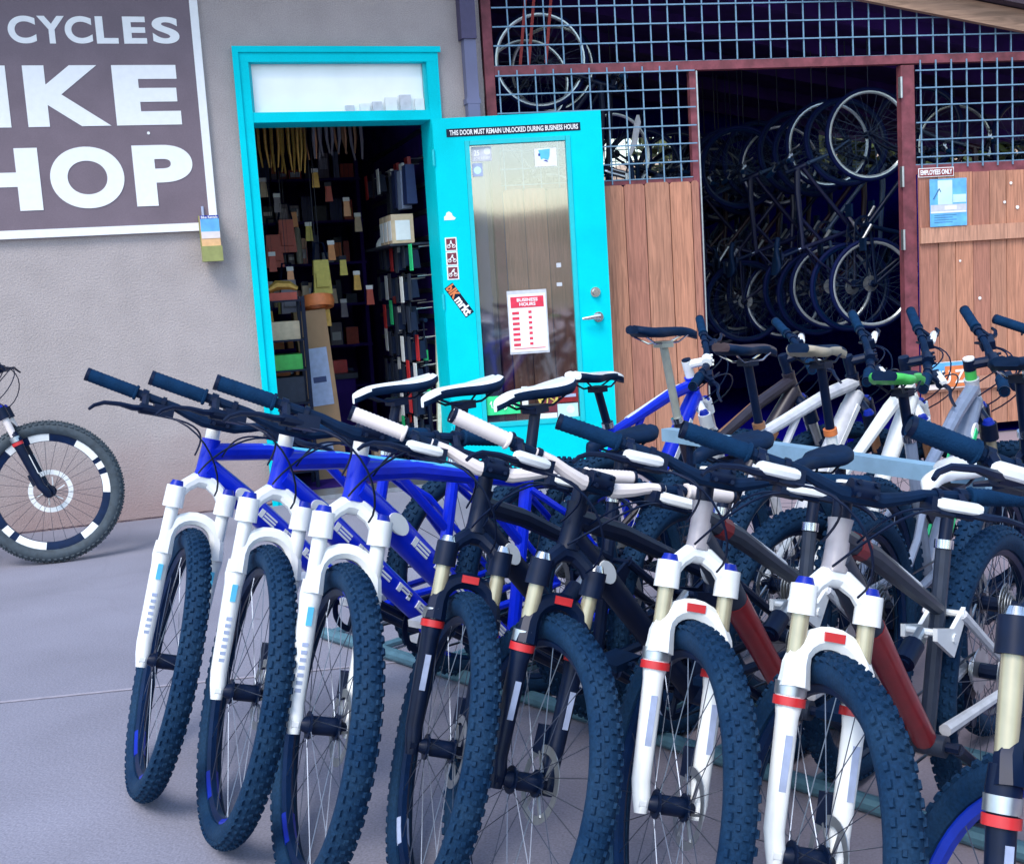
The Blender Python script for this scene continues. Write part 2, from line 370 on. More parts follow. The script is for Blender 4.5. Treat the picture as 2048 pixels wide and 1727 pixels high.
# open door leaf
HG = G0 + uw * 1.99 - nw * 0.05
LA = YW - R(13)
LM = Matrix.Translation(HG) @ Matrix.Rotation(LA, 4, 'Z')        # x along the leaf, -y faces the street
door = empty('shop_door', LM, label='teal shop door with a tall glass panel, swung wide open', category='door')
LW, LT, LB = 1.07, 2.34, 0.04
GX0, GX1, GZ0, GZ1 = 0.225, 0.835, 0.40, 2.165
b = MB()
b.slab(0, GX0 - 0.03, -0.045, 0, LB, LT); b.slab(GX1 + 0.03, LW, -0.045, 0, LB, LT)
b.slab(GX0 - 0.03, GX1 + 0.03, -0.045, 0, GZ1 + 0.03, LT); b.slab(GX0 - 0.03, GX1 + 0.03, -0.045, 0, LB, GZ0 - 0.03)
link('door_panel', b, 'teal', door)
for a in ((GX0 - 0.03, GX0, GZ0 - 0.03, GZ1 + 0.03), (GX1, GX1 + 0.03, GZ0 - 0.03, GZ1 + 0.03), (GX0, GX1, GZ1, GZ1 + 0.03), (GX0, GX1, GZ0 - 0.03, GZ0)):
    link('glazing_bead', MB().slab(a[0] + .001, a[1] - .001, -0.052, -0.004, a[2] + .001, a[3] - .001), 'teal_dark', door)
link('glass_panel', MB().slab(GX0 - 0.004, GX1 + 0.004, -0.026, -0.021, GZ0 - 0.004, GZ1 + 0.004), 'door_glass', door)
bn = link('notice_strip', MB().slab(0.085, 0.935, -0.0475, -0.0455, 2.222, 2.272), 'black', door)
lettering('lettering', 'THIS DOOR MUST REMAIN UNLOCKED DURING BUSINESS HOURS', 0.105, 0.92, 2.231, 2.263, -0.0495, 0.002, 'sign_white', bn, bold=0.02)
dh = link('door_handle', MB().tube([(0.985, -0.045, 1.04), (0.985, -0.06, 1.04)], 0.033, 16).tube([(0.985, -0.06, 1.04), (0.985, -0.1, 1.04)], 0.014, 10).tube([(0.992, -0.1, 1.042), (0.94, -0.105, 1.04), (0.875, -0.1, 1.034)], [0.02, 0.014, 0.008], 10), 'chrome', door)
link('deadbolt', MB().tube([(0.975, -0.045, 1.2), (0.975, -0.06, 1.2)], 0.032, 16).tube([(0.975, -0.06, 1.2), (0.975, -0.078, 1.2)], 0.02, 12).box((0.975, -0.085, 1.2), (0.008, 0.012, 0.03)), 'chrome', door)
for z in (0.35, 1.2, 2.1): link('hinge', MB().tube([(-0.006, -0.052, z - .05), (-0.006, -0.052, z + .05)], 0.009, 8), 'teal_dark', door)
link('latch_plate', MB().slab(LW, LW + 0.003, -0.035, -0.012, 0.97, 1.11), 'steel', door)
def sticker(name, x0, x1, z0, z1, mt, y=-0.0275, th=0.0015, parent=door): return link(name, MB().slab(x0, x1, y - th, y, z0, z1), mt, parent)
# cloud-shaped sticker
link('cloud_sticker', MB().prism([(0.035, 1.71), (0.1, 1.71), (0.108, 1.722), (0.09, 1.735), (0.085, 1.752), (0.068, 1.764), (0.05, 1.755), (0.047, 1.74), (0.035, 1.733)], -0.047, -0.0455), 'white_matte', door)
# three maroon picture stickers
for k, z in enumerate((1.558, 1.468, 1.378)):
    s = sticker('picture_sticker', 0.03, 0.104, z - 0.043, z + 0.043, 'paper', -0.0455)
    g = MB().slab(0.037, 0.097, -0.0484, -0.0472, z - 0.036, z + 0.036); link('print', g, 'maroon', s)
    g = MB()
    for cx in (0.051, 0.083): g.ringsec((cx, -0.0495, z - 0.012), [(0.008, -0.0005), (0.012, -0.0005), (0.012, 0.0005), (0.008, 0.0005)], 12)
    h = [(0.051, z - .012), (0.06, z + .004), (0.07, z + .008 + .006 * k), (0.083, z - .012)]
    for p, q in zip(h, h[1:]): g.tube([(p[0], -.0495, p[1]), (q[0], -.0495, q[1])], 0.0035, 4)
    g.tube([(0.067, -.0495, z + .006), (0.067 + .006 * k, -.0495, z + .024)], 0.005, 5)
    link('pictogram', g, 'paper', s)
# bikmrkt sticker on a slant
BT = Matrix.Translation((0.035, 0, 1.295)) @ Matrix.Rotation(R(57), 4, 'Y')
s = link('slanted_sticker', MB().slab(-0.005, 0.225, -0.0468, -0.0455, -0.032, 0.032), 'black', door, BT)
lettering('lettering', 'bIK', 0.0, 0.085, -0.028, 0.03, -0.049, 0.002, 'orange', s, bold=0.04)
lettering('lettering', 'mrkt', 0.09, 0.22, -0.028, 0.03, -0.049, 0.002, 'sign_white', s, bold=0.04)
# hours sign in a clear sleeve
hs = sticker('hours_sign', 0.41, 0.652, 0.845, 1.215, 'paper', -0.0275, 0.003)
link('red_field', MB().slab(0.424, 0.638, -0.0325, -0.0305, 1.13, 1.2), 'sticker_red', hs)
lettering('lettering', 'BUSINESS', 0.465, 0.6, 1.168, 1.19, -0.0345, 0.002, 'sign_white', hs, bold=0.03)
lettering('lettering', 'HOURS', 0.48, 0.585, 1.14, 1.162, -0.0345, 0.002, 'sign_white', hs, bold=0.03)
for k in range(7):
    z = 1.105 - k * 0.034
    link('red_field', MB().slab(0.43, 0.475, -0.0325, -0.0305, z - 0.017, z + 0.0), 'sticker_red', hs)
    link('red_field', MB().slab(0.535, 0.556, -0.0325, -0.0305, z - 0.013, z + 0.003), 'sticker_red', hs)
link('red_line', MB().slab(0.43, 0.635, -0.0325, -0.0305, 0.865, 0.869), 'sticker_red', hs)
link('clear_sleeve', MB().slab(0.403, 0.66, -0.0272, -0.0266, 0.832, 1.24), 'paper_pale', hs)
# window stickers
s = sticker('window_sticker', 0.235, 0.362, 2.065, 2.155, 'paper_pale'); link('print', MB().tube([(0.335, -0.03, 2.125), (0.335, -0.0292, 2.125)], 0.022, 14), 'white_matte', s)
lettering('lettering', 'FOR RELIEF', 0.25, 0.35, 2.075, 2.092, -0.0305, 0.001, 'sign_white', s); lettering('lettering', '25', 0.25, 0.285, 2.1, 2.135, -0.0305, 0.001, 'sign_white', s, bold=.02)
s = sticker('window_sticker', 0.235, 0.3, 1.972, 2.055, 'label_blue'); link('print', MB().tube([(0.267, -0.03, 2.01), (0.267, -0.0292, 2.01)], 0.024, 14), 'poster_sky', s)
s = sticker('window_sticker', 0.635, 0.775, 2.012, 2.125, 'white_matte')
link('print', MB().prism([(0.66, 2.115), (0.735, 2.12), (0.73, 2.075), (0.72, 2.05), (0.69, 2.062), (0.675, 2.055)], -0.0305, -0.0292), 'sky_blue', s)
link('print', MB().prism([(0.66, 2.095), (0.672, 2.09), (0.668, 2.078), (0.658, 2.08)], -0.0305, -0.0292), 'deep_blue', s)
link('print', MB().prism([(0.69, 2.047), (0.705, 2.052), (0.72, 2.043), (0.715, 2.039), (0.7, 2.045)], -0.0305, -0.0292), 'deep_blue', s)
s = sticker('window_sticker', 0.228, 0.445, 0.448, 0.57, 'bright_green')
g = MB(); pts = []
for i in range(40): pts.append((0.25 + 0.17 * i / 39 + 0.006 * math.sin(i * 1.3), -0.03, 0.508 + 0.02 * math.sin(i * 1.02) + 0.012 * math.sin(i * 0.41 + 1)))
g.tube(pts, 0.0035, 5); link('script_lettering', g, 'sign_white', s)
s = sticker('window_sticker', 0.46, 0.5, 0.5, 0.62, 'white_matte')
s = sticker('window_sticker', 0.57, 0.7, 0.44, 0.615, 'maroon', -0.0275, 0.001)
g = MB().ringsec((0.63, -0.0305, 0.545), [(0.052, -0.001), (0.068, -0.001), (0.068, 0.001), (0.052, 0.001)], 24)
for a in (0.4, 1.4, 2.5): g.tube([(0.63 + 0.05 * math.cos(a), -0.0305, 0.545 + 0.05 * math.sin(a)), (0.63 - 0.05 * math.cos(a), -0.0305, 0.545 - 0.05 * math.sin(a))], 0.006, 4)
link('yellow_wheel_print', g, 'yellow', s)
s = sticker('window_sticker', 0.705, 0.828, 0.5, 0.615, 'dark_red')
link('print', MB().slab(0.725, 0.805, -0.0305, -0.0292, 0.575, 0.597), 'label_blue', s); link('print', MB().slab(0.715, 0.815, -0.0305, -0.0292, 0.532, 0.552), 'label_blue', s)
s = sticker('window_sticker', 0.69, 0.825, 0.402, 0.49, 'poster_sky'); link('print', MB().tube([(0.775, -0.0305, 0.45), (0.775, -0.0292, 0.45)], 0.028, 14), 'cream', s)
s = sticker('window_sticker', 0.56, 0.685, 0.402, 0.435, 'white_matte')
sticker('window_sticker', 0.735, 0.765, 1.372, 1.4, 'paper_pale'); sticker('window_sticker', 0.73, 0.765, 1.252, 1.275, 'paper_pale')

# wall sign
sg = empty('shop_sign', WM @ Matrix.Translation((-0.9, 0, 1.72)), label='large brown sign with white border and white block letters', category='sign')
SO = Matrix.Translation((0.9, 0, -1.72))
link('sign_board', MB().slab(-2.55, 0.575, -0.03, -0.002, 1.765, 3.5), 'sign_brown', sg, SO)
for a in ((-2.6, 0.575, 1.718, 1.765), (0.575, 0.622, 1.718, 3.55), (-2.6, 0.575, 3.5, 3.55), (-2.6, -2.55, 1.765, 3.5)):
    link('border', MB().slab(a[0], a[1], -0.036, -0.002, a[2], a[3]), 'sign_white', sg, SO)
def row(word, xs, z0, z1, bold):
    for ch, (a, c) in zip(word, xs): lettering('letter', ch, a, c, z0, z1, -0.034, 0.004, 'sign_white', sg, SO, bold)
row('CYCLES', [(-0.43, -0.282), (-0.272, -0.125), (-0.128, 0.02), (0.04, 0.16), (0.19, 0.318), (0.352, 0.503)], 2.805, 2.957, 0.033)
row('BIKE', [(-1.06, -0.66), (-0.57, -0.468), (-0.378, 0.072), (0.103, 0.47)], 2.342, 2.684, 0.045)
row('SHOP', [(-1.32, -0.93), (-0.79, -0.347), (-0.293, 0.114), (0.17, 0.507)], 1.874, 2.226, 0.045)
for p in ((0.274, 2.296), (0.25, 3.06)): link('screw', MB().tube([(p[0], -0.034, p[1]), (p[0], -0.03, p[1])], 0.009, 8), 'sign_white', sg, SO)
# leaflet box
lb = empty('leaflet_box', WM @ Matrix.Translation((0.57, -0.036, 1.53)), label='small leaflet box with a printed front hung at the sign corner', category='leaflet box')
link('back', MB().slab(-0.06, 0.06, -0.006, -0.001, 0.0, 0.275), 'box_olive', lb)
link('tray', MB().box((0, -0.05, 0.045), (0.12, 0.085, 0.09)), 'box_olive', lb)
link('side', MB().prism([(-0.06, 0.09), (-0.06, 0.0905), (-0.055, 0.0905), (-0.055, 0.09)], -0.05, -0.01), 'box_olive', lb)
lf = link('leaflet_stack', MB().slab(-0.054, 0.054, -0.08, -0.02, 0.0905, 0.27), 'box_orange', lb)
link('cover_top', MB().slab(-0.054, 0.054, -0.083, -0.0802, 0.175, 0.25), 'poster_blue', lf)
link('cover_band', MB().slab(-0.054, 0.054, -0.083, -0.0802, 0.25, 0.27), 'deep_blue', lf)
lettering('lettering', 'Bike Rentals', -0.048, 0.048, 0.252, 0.267, -0.085, 0.002, 'sign_white', lf, bold=0.02)
link('cover_sun', MB().slab(-0.054, 0.054, -0.083, -0.0802, 0.135, 0.175), 'cream', lf)
link('hook', MB().tube([(-0.03, -0.004, 0.275), (-0.03, -0.004, 0.33)], 0.008, 6), 'label_blue', lb)

# downspout at the corner
dp = empty('downspout', WM @ Matrix.Translation((2.265, 0, 0)), label='grey violet rain pipe running down beside the shed post', category='drain pipe')
b = MB().box((0, -0.045, 1.43), (0.078, 0.07, 2.82)); link('pipe', b, 'pipe', dp)
link('pipe_upper', MB().box((-0.006, -0.05, 3.22), (0.098, 0.09, 0.78)), 'pipe_dark', dp)
for z in (2.45, 1.2): link('strap', MB().box((0, -0.043, z), (0.092, 0.078, 0.035)), 'pipe', dp)

# ------------------------------------------------------------------ the cage shed
shed = empty('bike_shed', SM, label='open bicycle shed with rusty steel frame, wire mesh and cedar boards', category='shed')
SD = 4.4; SX = 5.6
def rz(s): return 3.06 - 0.191 * (s - 2.397)          # underside of the sloping roof edge
link('post', MB().slab(0.0, 0.062, -0.03, 0.03, 0, rz(0) + .02), 'rust', shed)
link('post', MB().slab(1.37, 1.414, -0.025, 0.025, 0, 2.61), 'rust', shed)
link('post', MB().slab(2.888, 2.988, -0.03, 0.03, 0, 2.60), 'rust', shed)
link('post', MB().slab(SX - .1, SX, -0.03, 0.03, 0, rz(SX)), 'rust', shed)
link('beam', MB().slab(0.063, SX - 0.101, -0.032, 0.028, 2.61, 2.668), 'rust', shed)
link('rail', MB().slab(2.989, SX - 0.101, -0.028, 0.02, 1.862, 1.925), 'rust', shed)
link('rail', MB().slab(0.063, 1.369, -0.02, 0.02, 1.885, 1.915), 'rust', shed)
link('gate_edge', MB().slab(1.4145, 1.424, -0.03, 0.02, 0.02, 2.605), 'steel', shed)
for z in (2.45, 1.85, 1.42):
    link('hinge', MB().slab(2.872, 2.887, -0.045, -0.02, z - 0.07, z + 0.07).tube([(2.88, -0.05, z - .07), (2.88, -0.05, z + .07)], 0.008, 8), 'steel', shed)
for s in (0.0, SX - .1, 1.4, 2.9): link('rear_post', MB().slab(s, s + .09, SD, SD + .09, 0, 2.95), 'rust', shed)
# wire mesh
wire_data = {}
def wire(p, q, parent, r=0.0042):
    p = Vector(p); q = Vector(q); L = (q - p).length; key = round(L, 3), r
    if key not in wire_data:
        me = MB().box((0, 0, 0.5 * L), (2 * r, 2 * r, L)).mesh('wire'); me.materials.append(MATS['wire']); wire_data[key] = me
    return link('wire', wire_data[key], None, parent, Matrix.Translation(p) @ Vector((0, 0, 1)).rotation_difference((q - p).normalized()).to_matrix().to_4x4())
PW = 0.1185
mesh_up = link('mesh_frame', MB().slab(0.0625, SX - .1, -0.012, 0.0, 2.6685, 2.674), 'wire', shed)
k = 0
while 0.167 + PW * k < SX - .12:
    s = 0.167 + PW * k; wire((s, -0.034, 2.67), (s, -0.034, rz(s) + 0.03), mesh_up); k += 1
for z in (2.791, 2.908, 3.026, 3.143, 3.26, 3.378):
    s1 = min(SX - .11, 2.397 + (3.06 + 0.02 - z) / 0.191)
    wire((0.063, -0.0425, z), (s1, -0.0425, z), mesh_up)
mesh_l = link('mesh_frame', MB().slab(0.0625, 1.3695, -0.024, -0.02, 1.9155, 1.922), 'wire', shed)
for k in range(11): wire((0.088 + 0.1195 * k, -0.035, 1.89), (0.088 + 0.1195 * k, -0.035, 2.64), mesh_l)
for k in range(6): wire((0.063, -0.0435, 2.605 - 0.1172 * k), (1.4, -0.0435, 2.605 - 0.1172 * k), mesh_l)
mesh_r = link('mesh_frame', MB().slab(2.9885, SX - .101, -0.026, -0.022, 1.9255, 1.932), 'wire', shed)
for k in range(22):
    s = 3.03 + 0.1165 * k
    if s < SX - .12: wire((s, -0.036, 1.9), (s, -0.036, 2.63), mesh_r)
for k in range(6): wire((2.989, -0.0445, 2.56 - 0.1165 * k), (SX - .11, -0.0445, 2.56 - 0.1165 * k), mesh_r)
mesh_b = link('mesh_frame', MB().slab(0.09, SX - .1, SD + .02, SD + .03, 2.34, 2.36), 'wire', shed)
for k in range(46): wire((0.12 + PW * k, SD + .02, 2.0), (0.12 + PW * k, SD + .02, 2.95), mesh_b)
for k in range(8): wire((0.09, SD + .03, 2.02 + PW * k), (SX - .1, SD + .03, 2.02 + PW * k), mesh_b)
# cedar boards
def boards(s0, s1, z0, z1, d, widths, ear=0.015, zig=0.012, off=0):
    s = s0; i = off
    while s < s1 - 0.03:
        wd = min(widths[i % len(widths)], s1 - s); top = z1 + random.uniform(-zig, zig); y = d + random.choice((0, 0.006, -0.004))
        b = MB().prism([(s + 0.003, z0), (s + wd - 0.003, z0), (s + wd - 0.003, top - ear), (s + wd - ear - 0.003, top), (s + ear + 0.003, top), (s + 0.003, top - ear)], y, y + 0.018)
        link('board', b, 'cedar%d' % ((i * 7 + 3 * (i // 3)) % 6), shed); s += wd; i += 1
boards(0.064, 1.395, 0.03, 1.893, -0.055, (0.135, 0.15, 0.165, 0.17, 0.19, 0.145, 0.17, 0.15, 0.13))
boards(2.995, SX, 0.08, 1.86, -0.05, (0.135, 0.128, 0.142, 0.13, 0.137), 0.002, 0.003, 2)
link('backer', MB().slab(0.063, 1.369, -0.03, -0.026, 0.03, 1.87), 'shed_shade', shed)
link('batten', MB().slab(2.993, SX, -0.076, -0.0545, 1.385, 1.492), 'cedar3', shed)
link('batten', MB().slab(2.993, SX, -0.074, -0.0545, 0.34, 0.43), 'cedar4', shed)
link('backer', MB().slab(2.993, SX - .1, -0.03, -0.0285, 0.08, 1.86), 'shed_shade', shed)
for p in ((4.0, 1.77), (3.95, 1.64), (4.05, 1.6), (3.75, 0.98), (3.6, 1.25)):
    link('paint_spot', MB().tube([(p[0] - .3, -0.0535, p[1]), (p[0] - .3, -0.0575, p[1])], random.uniform(0.006, 0.014), 7), 'paper', shed)
# inside of the shed
b = MB(); b.slab(0.03, SX, SD - .04, SD, 0.0, 2.3); link('rear_wall', b, 'shed_shade', shed)
for (a0, a1) in ((0.03, 1.6), (2.75, 4.4)): link('rear_panel', MB().slab(a0, a1, SD - .039, SD - .001, 2.3, 3.0), 'shed_shade', shed)
link('rear_panel', MB().slab(0.03, 4.4, SD - .042, SD - .041, 2.72, 3.4), 'shed_shade', shed)
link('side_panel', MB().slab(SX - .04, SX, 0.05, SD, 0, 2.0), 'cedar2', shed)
link('shed_floor', MB().slab(0.0, SX, 0.04, SD, 0.002, 0.01), 'shed_shade', shed)
RT = Matrix(((1, 0, 0, 0), (0, 1, 0, 0), (-0.191, 0, 1, 0), (0, 0, 0, 1)))
def roofpart(name, s0, s1, y0, y1, z0, z1, mt):
    o = MB().slab(s0, s1, y0, y1, z0, z1); o.v = [(x, y, z - 0.191 * (x - 2.397)) for x, y, z in o.v]; return link(name, o, mt, shed)
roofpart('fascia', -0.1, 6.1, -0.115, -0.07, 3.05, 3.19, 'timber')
roofpart('roof_deck', 0.0, 6.1, -0.068, SD + .4, 3.15, 3.19, 'ceiling_wood_shade')
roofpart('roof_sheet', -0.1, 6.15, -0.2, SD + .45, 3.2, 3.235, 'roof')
for k in range(5): roofpart('rafter', 0.06, 6.0, 0.4 + 0.9 * k, 0.45 + 0.9 * k, 3.04, 3.149, 'ceiling_wood_shade')
# signs on the gate boards
es = empty('small_sign', SM @ Matrix.Translation((2.99, -0.0565, 1.838)), label='small red sign with white border reading employees only', category='sign')
link('plate', MB().slab(0, 0.268, -0.004, 0, 0, 0.062), 'sign_white', es); link('field', MB().slab(0.005, 0.263, -0.0056, -0.0042, 0.005, 0.057), 'dark_red', es)
lettering('lettering', 'EMPLOYEES ONLY', 0.014, 0.254, 0.014, 0.049, -0.0075, 0.0018, 'sign_white', es, bold=0.03)
ps = empty('poster', SM @ Matrix.Translation((3.06, -0.0795, 1.495)), label='blue printed poster pinned on the cedar boards', category='poster')
ph = 0.325
def pl(name, a0, a1, c0, c1, mt, y=-0.0035): return link(name, MB().slab(a0, a1, y - .0012, y, c0, c1), mt, ps)
link('sheet', MB().slab(0, 0.28, -0.0034, 0.0, 0, ph), 'poster_blue', ps)
pl('print', 0.06, 0.17, 0.15, 0.315, 'poster_sky'); pl('print', 0.175, 0.275, 0.16, 0.215, 'poster_sky'); pl('print', 0.005, 0.275, 0.105, 0.149, 'paper_pale'); pl('print', 0.11, 0.2, 0.112, 0.14, 'white_matte', -.0048)
pl('print', 0.005, 0.275, 0.092, 0.104, 'white_matte')
link('print', MB().tube([(0.025, -0.0055, 0.19), (0.07, -0.0055, 0.26)], 0.004, 4).tube([(0.07, -0.0055, 0.26), (0.082, -0.0055, 0.235)], 0.003, 4), 'poster_dark', ps)
for k in range(4): pl('print', 0.03, 0.2 - 0.03 * (k % 2), 0.075 - 0.016 * k, 0.079 - 0.016 * k, 'poster_dark')
pt = empty('painted_plate', SM @ Matrix.Translation((3.02, -0.076, 0.36)), label='small blue and orange plate with white letters on the fence', category='plate')
link('plate', MB().slab(0, 0.3, -0.012, 0, 0, 0.19), 'cream', pt); link('field', MB().slab(0.004, 0.296, -0.0136, -0.0122, 0.105, 0.186), 'poster_blue', pt); link('field', MB().slab(0.13, 0.296, -0.0152, -0.0138, 0.01, 0.16), 'orange', pt)
lettering('lettering', 'BIU Z', 0.02, 0.28, 0.035, 0.13, -0.018, 0.0025, 'sign_white', pt, bold=0.02)

# ------------------------------------------------------------------ bicycles
TYRES = {}
def tyre_mesh(RW, w, road=False):
    key = (RW, w, road)
    if key in TYRES: return TYRES[key]
    b = MB(); rc = RW - w - (0.0 if road else 0.005); n = 10
    prof = [(rc + w * math.cos(a), w * math.sin(a) * 1.02) for a in [math.pi * 0.80 * (-1 + 2 * i / (n - 1)) for i in range(n)]]
    b.ringsec((0, 0, 0), prof, 56)
    if not road:
        NB = 76
        for i in range(NB):
            for (la, off, wd, ln) in ((R(-54), 0.0, 0.0095, 0.0165), (R(-27), 0.5, 0.0085, 0.0115), (R(0), 0.0, 0.0095, 0.0105), (R(27), 0.5, 0.0085, 0.0115), (R(54), 0.0, 0.0095, 0.0165)):
                a = 2 * math.pi * (i + off + (0.25 if la > 0 and abs(la) > 0.5 else 0)) / NB
                M = Matrix.Rotation(-a, 3, 'Y') @ Matrix.Rotation(la, 3, 'Z')
                rad = Vector((math.cos(a), 0, math.sin(a)))
                cl = rc + (w + 0.002) * math.cos(la); p = rad * cl + Vector((0, (w + 0.002) * math.sin(la), 0))
                # box: local x radial
                h = 0.0058
                vs = []
                for sx, k in ((-1, 1.0), (1, 0.8)):
                    for sy, sz in ((-1, -1), (1, -1), (1, 1), (-1, 1)):
                        v = Vector((sx * h / 2, sy * wd / 2 * k, sz * ln / 2 * k)); vs.append(p + M @ v)
                b.add(vs, [(4, 5, 6, 7), (0, 1, 5, 4), (1, 2, 6, 5), (2, 3, 7, 6), (3, 0, 4, 7)], 0, False)
    me = b.mesh('tyre'); TYRES[key] = me
    return me
def wheel_parts(T, key, name, c, RW, w, cfg, steer, road=False):
    c = Vector(c)
    b = MB(); hw = 0.05 if 'front' in name else 0.066
    b.tube([c + Vector((0, -hw, 0)), c + Vector((0, -0.03, 0)), c + Vector((0, 0.03, 0)), c + Vector((0, hw, 0))], [0.012, 0.02, 0.02, 0.012], 10)
    for s in (-1, 1): b.tube([c + Vector((0, s * 0.028, 0)), c + Vector((0, s * 0.033, 0))], 0.029, 14)
    rr = RW - 2 * w - 0.006
    ns_ = 28
    for i in range(ns_):
        a = 2 * math.pi * i / ns_; s = 1 if i % 2 else -1; a2 = a + (0.45 if (i // 2) % 2 else -0.45)
        b.tube([c + Vector((0.026 * math.cos(a2), s * 0.03, 0.026 * math.sin(a2))), c + Vector((rr * math.cos(a), s * 0.004, rr * math.sin(a)))], 0.0011, 3, 1, False)
    T.append((key, name, b.mesh(name), ['black', cfg.get('spoke', 'spoke')], None, steer, None))
    ty = tyre_mesh(RW, w, road).copy(); ty.transform(Matrix.Translation(c))
    T.append((key + 't', 'tyre', ty, [cfg.get('tyre', 'rubber')], key, steer, None))
    ro = rr + 0.012
    dpt = cfg.get('rim_depth', 0.008)
    b = MB().ringsec(c, [(ro, -0.013), (ro, 0.013), (rr + .002, 0.013), (rr - dpt, 0.006), (rr - dpt, -0.006), (rr + .002, -0.013)], 48)
    T.append((key + 'r', 'rim', b.mesh('rim'), [cfg.get('rim', 'rim_black')], key, steer, None))
    if cfg.get('rotor', True):
        b = MB().ringsec(c, [(cfg.get('rotor_r', .082) * .78, 0.038), (cfg.get('rotor_r', .082), 0.038), (cfg.get('rotor_r', .082), 0.040), (cfg.get('rotor_r', .082) * .78, 0.040)], 28)
        for i in range(6):
            a = i * math.pi / 3; b.tube([c + Vector((0.024 * math.cos(a), 0.039, 0.024 * math.sin(a))), c + Vector((0.07 * math.cos(a + .35), 0.039, 0.07 * math.sin(a + .35)))], 0.004, 4, 0, False)
        T.append((key + 'd', 'brake_rotor', b.mesh('brake_rotor'), [cfg.get('rotor_mat', 'steel')], key, steer, None))
    for (a0, a1) in cfg.get('rim_decals', ()):
        for s in (-1, 1):
            b = MB().ringsec(c, [(rr - dpt + .002, s * 0.0062), (rr + 0.001, s * 0.0132), (ro - 0.001, s * 0.0132), (ro - 0.001, s * 0.0145), (rr + 0.001, s * 0.0145), (rr - dpt + .002, s * 0.0078)], 8, 0, R(a0), R(a1))
            T.append((key + 'q%d%d' % (a0, s), 'rim_decal', b.mesh('rim_decal'), [cfg['rim_decal_mat']], key, steer, None))
def lerp(a, b, t): return a + (b - a) * t
def saddle_mesh(c, tilt=0.0, L=0.285, W=0.064):
    # positive tilt drops the nose
    b = MB(); st = 17; rows = []
    M = Matrix.Translation(Vector(c)) @ Matrix.Rotation(tilt, 4, 'Y')
    for i in range(st):
        t = i / (st - 1); x = -L * 0.47 + L * t
        if t < 0.22: wd = W * (1 - ((0.22 - t) / 0.22) ** 2.2 * 0.42)
        else:
            q = min(1.0, (t - 0.22) / 0.45); wd = W + (0.0205 - W) * (q * q * (3 - 2 * q)) ** 0.85
        if t > 0.88: wd *= math.sqrt(max(0.02, 1 - ((t - 0.88) / 0.125) ** 2))
        top = 0.006 + 0.016 * max(0, (0.4 - t) / 0.4) ** 1.6 + 0.004 * math.sin(math.pi * t) - 0.016 * max(0, (t - 0.72) / 0.28) ** 2
        sk = (0.036 - 0.01 * t) * (0.75 if t < 0.07 else 1.0)
        pr_ = []
        for (f, z) in ((-0.8, -sk), (-0.98, -sk * .75), (-1.0, -sk * .42), (-0.9, -sk * .17), (-0.62, -.001), (-0.28, .002), (0, -.0015), (0.28, .002), (0.62, -.001), (0.9, -sk * .17), (1.0, -sk * .42), (0.98, -sk * .75), (0.8, -sk)):
            pr_.append(M @ Vector((x, f * wd, top + z)))
        rows.append(pr_)
    k = len(rows[0]); b.v = [tuple(p) for r_ in rows for p in r_]
    for i in range(st - 1):
        for j in range(k):
            j2 = (j + 1) % k
            top_face = 3 <= j <= 8 or (j in (2, 9) and i >= 13)
            b.f.append((i * k + j, i * k + j2, (i + 1) * k + j2, (i + 1) * k + j)); b.mi.append(0 if top_face else 1); b.sm.append(True)
    b.f += [tuple(range(k)), tuple((st - 1) * k + j for j in range(k - 1, -1, -1))]; b.mi += [0, 0]; b.sm += [True, True]
    return b.mesh('saddle', 60)
def rails_mesh(c):
    c = Vector(c); b = MB()
    for s in (-1, 1): b.tube([c + Vector((-0.1, s * 0.035, -0.015)), c + Vector((-0.05, s * 0.022, -0.042)), c + Vector((0.05, s * 0.022, -0.042)), c + Vector((0.12, s * 0.012, -0.012))], 0.0035, 6)
    return b.mesh('rail')

